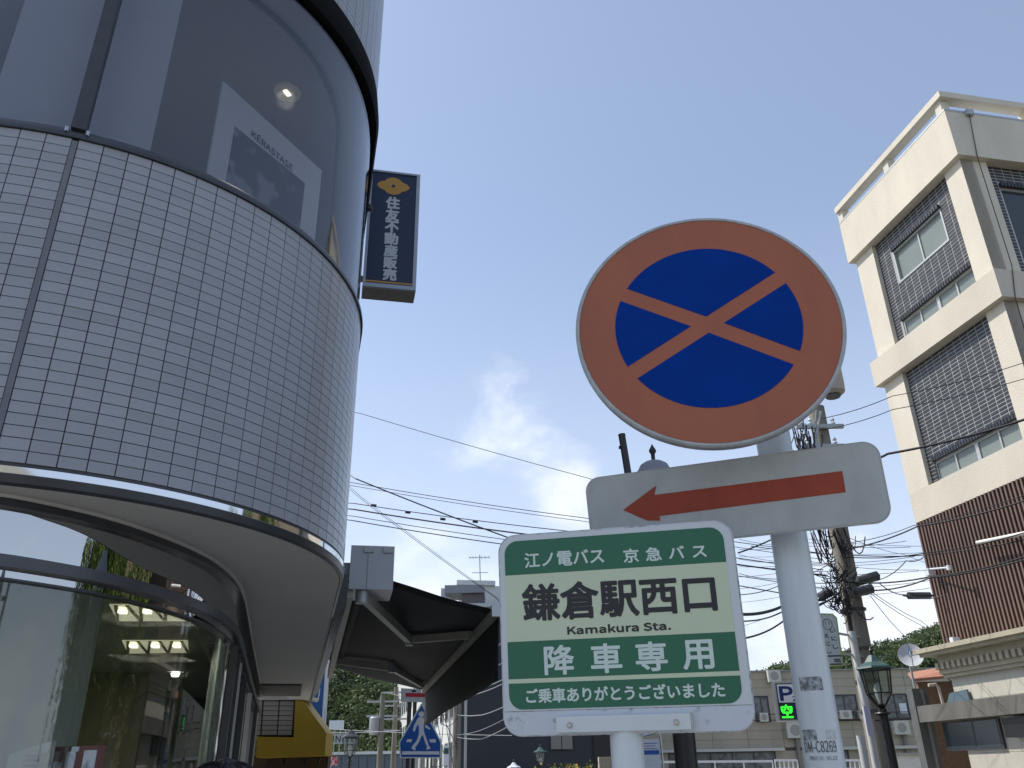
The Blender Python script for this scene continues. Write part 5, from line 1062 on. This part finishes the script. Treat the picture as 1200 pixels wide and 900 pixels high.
q = at(388, 892, 30); MB().box(q, (.42, .04, .26)).build('cloth', mat('red_cloth', (0.45, 0.04, 0.06), .6, col2=(.6, .45, .45), vscale=8, thr=(.45, .55)), rd); MB().tube([q, (q[0], q[1], 0)], .02, 6).build('pole', m_galv, rd)

# ------------------------------------------------------------------ yellow and blue things behind the soffit
YY = 12.6
FY = Face((0, YY, EYE), (1, 0, 0), UZ); y_ = lambda x, y: FY.uv(280 + x / 7.5, 780 + y / 7.5)
yb_ = thing('yellow_sign_board', at(340, 870, YY) * (1, 1, 0), 'yellow sloping shop board with a pale tiled panel set in its upper left', 'shop sign')
m_ye = mat('yellow_paint', (0.40, 0.27, 0.02), .55, var=.06)
FY.poly(MB(), [y_(150, 810), y_(755, 790), y_(768, 590), y_(560, 305), y_(495, 300), y_(480, 630), y_(160, 625)], -.5, 0).build('board', m_ye, yb_, fix=True)
FY.poly(MB(), [y_(160, 622), y_(474, 618), y_(490, 300), y_(175, 300)], -.5, -.06).build('panel_backing', mat('grid_dark', (.02, .02, .02), .6), yb_, fix=True)
for j in range(7):
    for i, (x0_, x1_) in enumerate(((172, 200), (214, 345), (356, 478))):
        FY.poly(MB(), [(lambda X, Y: y_(X - (Y - 312) * .07, Y))(X, Y) for X, Y in ((x0_, 312 + j * 43 + 38), (x1_, 312 + j * 43 + 38), (x1_, 312 + j * 43), (x0_, 312 + j * 43))], -.0599, -.03).build('tile', mat('grid_tile', (.30, .29, .27), .6, rnd=.05), yb_, fix=True)
FY.poly(MB(), [y_(175, 299), y_(630, 299), y_(645, 270), y_(190, 268)], -.45, .02).build('top_ledge', m_soffit, yb_, fix=True)
for xx in (350, 535, 665, 740): FY.rect(MB(), *y_(xx - 10, 870), *y_(xx + 10, 812), -.3, -.25).build('bracket', m_black, yb_)
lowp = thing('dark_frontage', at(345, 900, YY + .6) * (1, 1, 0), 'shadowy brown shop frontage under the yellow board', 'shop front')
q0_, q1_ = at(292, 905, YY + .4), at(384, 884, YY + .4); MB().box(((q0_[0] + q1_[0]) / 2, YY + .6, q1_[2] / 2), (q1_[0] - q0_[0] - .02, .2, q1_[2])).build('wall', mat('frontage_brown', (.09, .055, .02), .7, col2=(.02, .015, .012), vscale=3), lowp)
bs = thing('blue_banner', at(380, 830, YY + 1) * (1, 1, 0), 'blue vertical sign with white brush marks behind the corner of the tiled building', 'sign')
FBb = Face((0, YY + 1.2, EYE), (1, 0, 0), UZ); b_ = lambda x, y: FBb.uv(280 + x / 7.5, 780 + y / 7.5)
FBb.poly(MB(), [b_(560, 560), b_(725, 545), b_(765, -60), b_(560, -60)], -.25, 0).build('board', mat('banner_blue', (.02, .11, .36), .5), bs, fix=True)
FBb.poly(MB(), [b_(725, 545), b_(733, 545), b_(772, -60), b_(765, -60)], -.25, .01).build('edge_strip', m_white, bs, fix=True)
for pl in ([(690, 300), (710, 200), (716, 205), (700, 300)], [(700, 262), (712, 250), (712, 262), (702, 275)], [(565, 310), (585, 305), (600, 350), (590, 360)], [(605, 380), (625, 340), (638, 350), (618, 392)], [(640, 420), (645, 330), (650, 420)]):
    FBb.poly(MB(), [b_(*k) for k in pl], .001, .004).build('brush_mark', m_whitetxt, bs, fix=True)
MB().tube([(*at(378, 850, YY + 1.3)[:2], 0), at(378, 830, YY + 1.3)], .05, 8).build('post', m_galv, bs)

# ------------------------------------------------------------------ pedestrian crossing sign and the bar sign above it
YC = 14.0
FC = Face((0, YC, EYE), (1, 0, 0), UZ); c7 = lambda x, y: FC.uv(370 + x / 5.217, 770 + y / 5.217)
pq = thing('pedestrian_sign', at(492, 860, YC) * (1, 1, 0), 'blue five-sided crossing sign with a white walking figure', 'road sign')
FC.poly(MB(), [c7(*k) for k in ((515, 618), (765, 618), (770, 522), (652, 284), (644, 284), (508, 522))], -.02, 0).build('plate', m_wl, pq, fix=True)
m_pb2 = mat('crossing_blue', (.010, .085, .36), .45)
FC.poly(MB(), [c7(*k) for k in ((522, 611), (758, 611), (762, 524), (648, 294), (516, 524))], .0005, .003).build('blue_field', m_pb2, pq, fix=True)
wk = MB(); m_wk = mat('figure_white', (.62, .66, .72), .5)
for i, pl in enumerate(([(634, 362), (627, 352), (632, 338), (648, 330), (660, 337), (664, 347), (659, 363), (646, 368)],
           [(630, 368), (618, 384), (600, 420), (594, 450), (606, 456), (614, 430), (628, 410), (632, 440), (630, 474), (618, 510), (590, 545), (586, 558), (606, 572), (612, 562), (606, 556), (632, 520), (646, 484), (656, 478), (668, 520), (680, 548), (676, 566), (702, 560), (700, 552), (692, 544), (678, 500), (662, 455), (660, 412), (672, 430), (696, 446), (700, 434), (680, 420), (668, 385), (658, 370)],
           [(553, 520), (584, 520), (590, 502), (560, 502)], [(700, 522), (736, 522), (732, 502), (692, 502)], [(526, 596), (756, 596), (754, 576), (528, 576)])):
    FC.poly(wk, [c7(*k) for k in pl], .0032, .005)
o = wk.build('walking_figure', m_wk, pq, fix=True)
q = at(486, 800, YC + .15)
for k, dx in enumerate((-.07, .16)): MB().tube([(q[0] + dx, YC + .12, 0), (q[0] + dx, YC + .12, at(486, 812, YC)[2])], .035, 8).build('pole', m_black if k == 0 else m_galv, pq, 40)
br_ = thing('bar_sign', at(490, 815, YC - .3), 'white oblong sign with a red bar just under the far corner of the awning', 'road sign')
FR2 = Face((0, YC - .1, EYE), (1, 0, 0), UZ); c8 = lambda x, y: FR2.uv(370 + x / 5.217, 770 + y / 5.217)
FR2.poly(MB(), [c8(*k) for k in ((520, 272), (740, 278), (740, 200), (522, 190))], -.03, 0).build('plate', m_apl, br_, fix=True)
FR2.poly(MB(), [c8(*k) for k in ((550, 243), (700, 245), (700, 222), (550, 220))], .001, .004).build('red_bar', mat('bar_red', (.42, .02, .03), .5), br_, fix=True)
_q = FR2.p(*c8(600, 200), -.05); MB().tube([(_q[0], YC + .1, _q[2]), (_q[0], YC + .1, 0)], .03, 8).box((_q[0], YC + .0, _q[2] - .02), (.06, .2, .03)).build('pole', m_black, br_)

# ------------------------------------------------------------------ further lamps
def lamp_at(px, y_tip, y, s, label, rm, r=.045): p = at(px, y_tip, y); return lamp_post((p[0], y), p[2], label, rm, s, r=r)
lamp_at(1020, 759, 11.5, .88, 'black lantern lamp with a green copper roof right of the white sign post', m_verd, .07)
lamp_at(412, 851, 26, 1.0, 'black lantern lamp in front of the glazed building beside the yellow board', m_black)
lamp_at(633, 872, 36, .95, 'small green-roofed lantern lamp below the bus sign against the charcoal wall', m_verd)
lamp_at(602, 890, 30, .8, 'lamp showing only its pale cap at the bottom edge left of the bus sign', m_white)
# distant utility poles
for px, top_, y, r, lab in ((445, 815, 46, .17, 'pale distant utility pole carrying a transformer against the wooded hill'), (461, 805, 50, .16, 'distant utility pole just left of the white building'), (535, 762, 36, .20, 'grey utility pole at the left edge of the charcoal wall')):
    t = thing('utility_pole', at(px, 890, y) * (1, 1, 0), lab, 'utility pole', 'distant utility poles'); x = at(px, 890, y)[0]; z = at(px, top_, y)[2]
    MB().lathe((x, y, 0), [(r, 0), (r * .75, z)], 12).build('pole', m_up, t, 40)
    for dz in (.3, 1.0, 1.7): MB().bar((x - .8, y, z - dz), (x + .8, y, z - dz), .09, .09).build('crossarm', m_galv, t)
    if px < 450: MB().lathe((x - .35, y - .1, z - 1.9), [(.22, 0), (.26, .1), (.26, .8), (.2, .85)], 12).build('transformer', m_galv, t, 40)
    if px > 500:
        MB().tube([(x + .35, y - .1, 0), (x + .35, y - .1, z - .4)], .06, 8).build('conduit', m_galv, t, 40)
        tg = MB()
        for k in range(14): hang((x + rr_.uniform(-1.3, .1), y - .3, z - rr_.uniform(1, 4.5)), (x + rr_.uniform(-1.3, .3), y - .3, z - rr_.uniform(1, 4.5)), .2, .013, 6)
        o = tg.build('cable_tangle', m_cab, t); o['kind'] = 'stuff'
m_pw = mat('cable_pale', (.22, .23, .24), .6)
for i, (a, b, c, s_) in enumerate((((535, 785), (560, 783), (590, 750), 0), ((535, 798), (562, 790), (590, 776), 0), ((535, 806), (565, 806), (592, 795), 0), ((535, 820), (560, 813), (592, 800), 0), ((535, 838), (565, 838), (595, 826), 0), ((535, 861), (560, 857), (596, 840), 0), ((535, 864), (565, 866), (598, 850), 0))):
    wire([(*a, 35.8), (*b, 34), (*c, 32)], .018 if i in (1, 5) else .028, .03, ['topmost', 'second', 'third', 'fourth', 'fifth', 'sixth', 'lowest'][i] + ' pale wire in front of the charcoal wall', 8, m_pw)
for i, (a, b) in enumerate((((380, 854), (600, 862)), ((380, 858), (470, 856)), ((455, 812), (540, 830)))):
    wire([(*a, 44), (*b, 38)], .022, .05, ['pale wire crossing the wooded hill behind the lantern', 'second pale wire just under it on the hill', 'wire between the distant poles and the charcoal wall'][i], 8, m_pw)
vb = thing('banner_sign', at(523, 885, 24) * (1, 1, 0), 'tiny white and green vertical sign right of the crossing sign', 'sign')
q = at(523, 885, 24); MB().box(q, (.15, .05, .48)).build('board', m_white, vb); MB().box(q + (0, -.03, .1), (.12, .01, .14)).build('picture', m_verd, vb); MB().tube([q, (q[0], q[1], 0)], .02, 6).build('pole', m_galv, vb)
# timetable board behind the white pole of the bus sign
FT = face_from(at(765, 880, 7.5), -172); tt = thing('timetable_board', FT.o * (1, 1, 0), 'white timetable board with blue band in a bent steel frame beside the bus sign pole', 'notice board')
t8 = lambda x, y: FT.uv(600 + x / 4.286, 850 + y / 4.286)
a0, b1 = t8(640, 70); a1 = t8(745, 60)[0]
FT.rect(MB(), a0 - .04, b1 - .9, a1 - .012, b1, -.02, 0).build('board', mat('notice_white', (.62, .65, .70), .5), tt)
MB().tube([FT.p(a0 - .06, b1 + .01), FT.p(a0 + .02, b1 + .022), FT.p(a1 - .02, b1 + .05), FT.p(a1, b1 + .03), FT.p(a1 + .003, b1 - .05), FT.p(a1 + .003, -FT.o[2] + .02)], .009, 8).build('frame', m_alu, tt, 40)
FT.rect(MB(), a0 - .04, b1 - .118, a1 - .018, b1 - .085, .0005, .002).build('blue_band', m_pb2, tt)
for k in range(3): FT.rect(MB(), a0 - .01, b1 - .035 - k * .02, a1 - .03 - .02 * (k % 2), b1 - .030 - k * .02, .0005, .002).build('printed_line', m_pb2, tt)
for k in range(2): FT.rect(MB(), a0 + .01, b1 - .17 - k * .09, a1 - .05, b1 - .16 - k * .09, .0005, .002).build('printed_line', m_pale2, tt)
# sign いにしえにし on the utility pole
FI = face_from(at(972, 748, 13.2), -176); ii = thing('pole_sign', FI.o, 'white hanging sign with green edge and small Japanese lettering right of the white post', 'sign')
i3 = lambda x, y: FI.uv(860 + x / 3, 600 + y / 3)
pl = [i3(*k) for k in ((330, 542), (386, 538), (362, 372), (347, 356), (292, 354), (294, 365))]; pl = [i3(*k) for k in ((322, 543), (386, 539), (363, 372), (348, 357), (285, 355))]
FI.poly(MB(), pl, -.08, -.002).build('board', mat('lime_edge', (.42, .50, .22), .5), ii, fix=True)
FI.poly(MB(), [i3(*k) for k in ((324, 536), (379, 533), (357, 376), (345, 363), (288, 361))], -.001, .002).build('face_sheet', mat('sign_pale', (.60, .63, .62), .5), ii, fix=True)
for ch, x, y in (('い', 347, 417), ('に', 352, 445), ('し', 357, 473), ('え', 326, 435), ('に', 330, 463), ('し', 334, 490)):
    a0, b0 = i3(x - 8, y + 8); a1, b1 = i3(x + 8, y - 8); lettering(FI, ch, a0, min(b0, b1), a1, max(b0, b1), m_blacktxt, ii, .003, .002)
a0, b0 = i3(329, 395); em = MB()
for k in range(24):
    t_ = 2 * math.pi * k / 24; em.bar(FI.p(a0 + .07 * math.cos(t_), b0 + .08 * math.sin(t_), .004), FI.p(a0 + .07 * math.cos(t_ + .262), b0 + .08 * math.sin(t_ + .262), .004), .008, .003, FI.n)
FI.rect(em, a0 - .03, b0 + .0, a0 - .02, b0 + .04, .003, .005); FI.rect(em, a0 + .02, b0 + .0, a0 + .03, b0 + .04, .003, .005); em.build('emblem', m_eq, ii)
for x, y, x2, y2 in ((328, 508, 378, 504), (352, 520, 374, 517), (354, 527, 376, 524), (340, 536, 380, 533)):
    a0, b0 = i3(x, y + 1.4); a1, b1 = i3(x2, y2 - 1.4); FI.rect(MB(), a0, min(b0, b1), a1, max(b0, b1), .003, .004).build('printed_line', m_eq, ii)
MB().bar(FI.p(.03, .1, -.04), (UX, UY - .1, FI.o[2] + .1), .03, .03).bar(FI.p(.05, -.2, -.04), (UX, UY - .1, FI.o[2] - .2), .03, .03).build('bracket', m_galv, ii)

# ------------------------------------------------------------------ flowers and planter at the bottom edge
fl = thing('flower_planter', at(675, 900, 16) * (1, 1, 0), 'planter of orange and yellow flowers at the bottom edge below the bus sign', 'planter')
q = at(675, 908, 16); MB().box((q[0], 16, q[2] / 2 - .1), (1.1, .5, q[2] - .2)).build('box', m_pave, fl)
P = rng.normal(size=(1400, 3)) * (.26, .14, .08) + (q[0], 16, q[2] - .04); quads(P, 'foliage', m_lf2, .03, None).name = 'foliage'
for o in [k for k in bpy.data.objects if k.name == 'foliage']:
    o.parent = fl; o.data.transform(Matrix.Translation(-Vector(WL[fl.name])))
for nm, col in (('orange', (.60, .26, .05)), ('yellow', (.62, .48, .06)), ('peach', (.62, .40, .22))):
    P = rng.normal(size=(90, 3)) * (.28, .14, .07) + (q[0], 15.95, q[2] + .0); o = quads(P, 'blossom', mat('blossom_' + nm, col, .6), .032); o.parent = fl; o.data.transform(Matrix.Translation(-Vector(WL[fl.name]))); o['kind'] = 'stuff'
cr_ = thing('beige_box', at(708, 896, 15.5) * (1, 1, 0), 'beige rough box beside the flowers against the white pole', 'box')
q = at(708, 887, 15.5); MB().box((q[0], 15.5, q[2] / 2), (.2, .2, q[2])).build('case', mat('box_beige', (.50, .42, .32), .8, var=.2, vscale=12, bump=.5), cr_)

# ------------------------------------------------------------------ passer-by whose hair just shows at the bottom left
pp = atz(265, 900, EYE + .0) ; hx, hy = -0.86, 2.66; htop = at(265, 887, hy)[2]
per = thing('person', (hx, hy, 0), 'passer-by with short black hair in a dark shirt, only the top of the head showing', 'person')
sk = bpy.data.meshes.new('body'); H = htop - .012
J = [((0, 0, .53 * H), .125), ((0, .01, .64 * H), .115), ((0, 0, .76 * H), .135), ((0, -.005, .845 * H), .055), ((0, -.015, .875 * H), .055), ((0, -.01, .935 * H), .082), ((0, 0, .968 * H), .07)]
for s in (-1, 1):
    J += [((s * .10, 0, .49 * H), .09), ((s * .11, -.02, .28 * H), .062), ((s * .11, .03, .05 * H), .042), ((s * .12, -.11, .02 * H), .035), ((s * .18, 0, .80 * H), .058), ((s * .25, .02, .63 * H), .042), ((s * .27, -.06, .48 * H), .028), ((s * .27, -.10, .43 * H), .026)]
ed = [(0, 1), (1, 2), (2, 3), (3, 4), (4, 5), (5, 6)]
for b in (7, 15): ed += [(0, b), (b, b + 1), (b + 1, b + 2), (b + 2, b + 3), (2, b + 4), (b + 4, b + 5), (b + 5, b + 6), (b + 6, b + 7)]
for s, b in ((-1, 14), (1, 22)):
    base = J[b][0]
    for k in range(4): J.append(((base[0] + s * .005, base[1] - .02 + k * .018 - .02, base[2] - .075 + abs(k - 1.4) * .008), .0095)); ed.append((b, len(J) - 1))
    J.append(((base[0] - s * .02, base[1] - .045, base[2] - .03), .011)); ed.append((b, len(J) - 1))
sk.from_pydata([j[0] for j in J], ed, []); ob = link('body', sk, per); ob.modifiers.new('skin', 'SKIN')
for v, j in zip(sk.skin_vertices[0].data, J): v.radius = (j[1], j[1])
sk.skin_vertices[0].data[0].use_root = True
ob.modifiers.new('sub', 'SUBSURF').render_levels = 2; sk.materials.append(mat('skin', (.45, .28, .20), .5))
MB().lathe((hx, hy, .50 * H), [(.15, 0), (.155, .1), (.145, .25), (.17, .42), (.16, .50), (.07, .56)], 24).build('shirt', mat('dark_shirt', (.03, .03, .04), .8), per, 60)
hm = MB(); hc = np.array([hx, hy, .935 * H]); hm.lathe(hc, [(.093, -.03), (.10, .0), (.103, .03), (.094, .065), (.07, .092), (.035, .106), (0, htop - hc[2])], 28)
o = hm.build('hair', mat('black_hair', (.012, .010, .010), .45), per, 80); o.location = (0, .012, 0)
m_hr = MATS['black_hair']; hs_ = MB()
for k in range(900):
    a = rr_.uniform(0, 2 * math.pi); b = rr_.uniform(.05, 1.35); c0 = hc + np.array([math.cos(a) * math.sin(b) * .103, math.sin(a) * math.sin(b) * .103 + .012, math.cos(b) * .103 + .0])
    tdir = np.array([math.cos(a) * math.cos(b), math.sin(a) * math.cos(b), -math.sin(b)]); hs_.tube([c0, c0 + tdir * .03 + (c0 - hc) * .06, c0 + tdir * .06 + (c0 - hc) * .02], [.0016, .0014, .0006], 3, False)
o = hs_.build('hair_strands', m_hr, per); o['kind'] = 'stuff'
MB().tube([(hx, hy - .095, .925 * H), (hx, hy - .112, .905 * H), (hx, hy - .095, .898 * H)], [.008, .016, .01], 8).build('nose', MATS['skin'], per, 60)
for s in (-1, 1): MB().lathe((hx + s * .032, hy - .078, .93 * H), [(0, -.011), (.009, -.006), (.012, 0), (.009, .006), (0, .011)], 10).build('eye', mat('eye_dark', (.02, .02, .02), .2), per, 60); MB().tube([(hx + s * .084, hy, .95 * H), (hx + s * .095, hy + .01, .935 * H), (hx + s * .085, hy, .915 * H)], [.01, .016, .008], 8).build('ear', MATS['skin'], per, 60)
MB().tube([(hx - .025, hy - .082, .887 * H), (hx, hy - .088, .885 * H), (hx + .025, hy - .082, .887 * H)], .006, 6).build('mouth', mat('lip', (.35, .12, .10), .5), per, 60)

# ------------------------------------------------------------------ what stands behind the viewer (seen only in the glass)
def back_house(cx, cy, w_, d_, h_, az, m, lab, fl=3):
    t = thing('building', (cx, cy, 0), lab, 'building'); MB().box((cx, cy, h_ / 2), (w_, d_, h_), az).build('wall', m, t)
    n = dirv(az); u = np.cross(UZ, n)
    F = Face(np.array([cx, cy, 0]) + n * (d_ / 2), u, UZ)
    for j in range(fl):
        for k in range(int(w_ / 2.4)):
            a = -w_ / 2 + .7 + k * 2.4; z = 1.1 + j * h_ / fl; f = F.rect(MB(), a, z, a + 1.4, z + 1.3, -.02, .04).build('window', m_walu, t); F.rect(MB(), a + .06, z + .06, a + 1.34, z + 1.24, .041, .05).build('pane', m_paneR, f)
back_house(5, -22, 18, 8, 9.5, 5, m_cr, 'cream building standing behind the viewer, seen only in reflections')
back_house(-22, -14, 14, 8, 7, 40, m_gc, 'grey building standing behind the viewer on the left, seen only in reflections')
back_house(15.5, 9.2, 7, 9, 8.5, 270, mat('umber_render', (.16, .12, .085), .8, var=.2), 'umber building added out of view across the street to darken the reflection in the shop glass')  # unseen dark building added to keep bright sky out of the shop glass
tr = thing('willow_tree', (8.4, 5.4, 0), 'weeping willow across the street nearer the viewer, mirrored in the curved shop transom', 'tree', 'street willows')
tr2 = thing('willow_tree', (8.6, 8.6, 0), 'second weeping willow across the street beside the cream building, only mirrored', 'tree', 'street willows')
def willow(x, y, H_, t):
    MB().tube([(x, y, 0), (x + .1, y, H_ * .3), (x - .1, y + .1, H_ * .6), (x, y, H_ * .8)], [.22, .17, .12, .05], 10).build('trunk', mat('bark', (.12, .095, .07), .9, var=.3, vscale=8, bump=.6), t, 60)
    lb = MB(); P = []
    for k in range(60):
        a = rr_.uniform(0, 6.28); r = rr_.uniform(.5, 2.1); z = H_ * rr_.uniform(.72, 1.0); p = np.array([x + r * math.cos(a), y + r * math.sin(a), z]); lb.tube([(x, y, H_ * .6), (np.array([x, y, H_ * .6]) + p) / 2 + UZ * .4, p], [.05, .03, .01], 5, False)
        for j in range(5):
            s = p + np.array([rr_.gauss(0, .25), rr_.gauss(0, .25), 0]); L_ = rr_.uniform(1.0, 2.6); tt_ = rng.random(90); P.append(np.c_[s[0] + .06 * rng.normal(size=90), s[1] + .06 * rng.normal(size=90), s[2] - L_ * tt_])
    lb.build('branches', MATS['bark'], t)
    o = quads(np.vstack(P), 'crown', m_lf2, .055); o.parent = t; o.data.transform(Matrix.Translation(-Vector(WL[t.name])))
willow(8.4, 5.4, 5.6, tr)
willow(8.6, 8.6, 5.2, tr2)
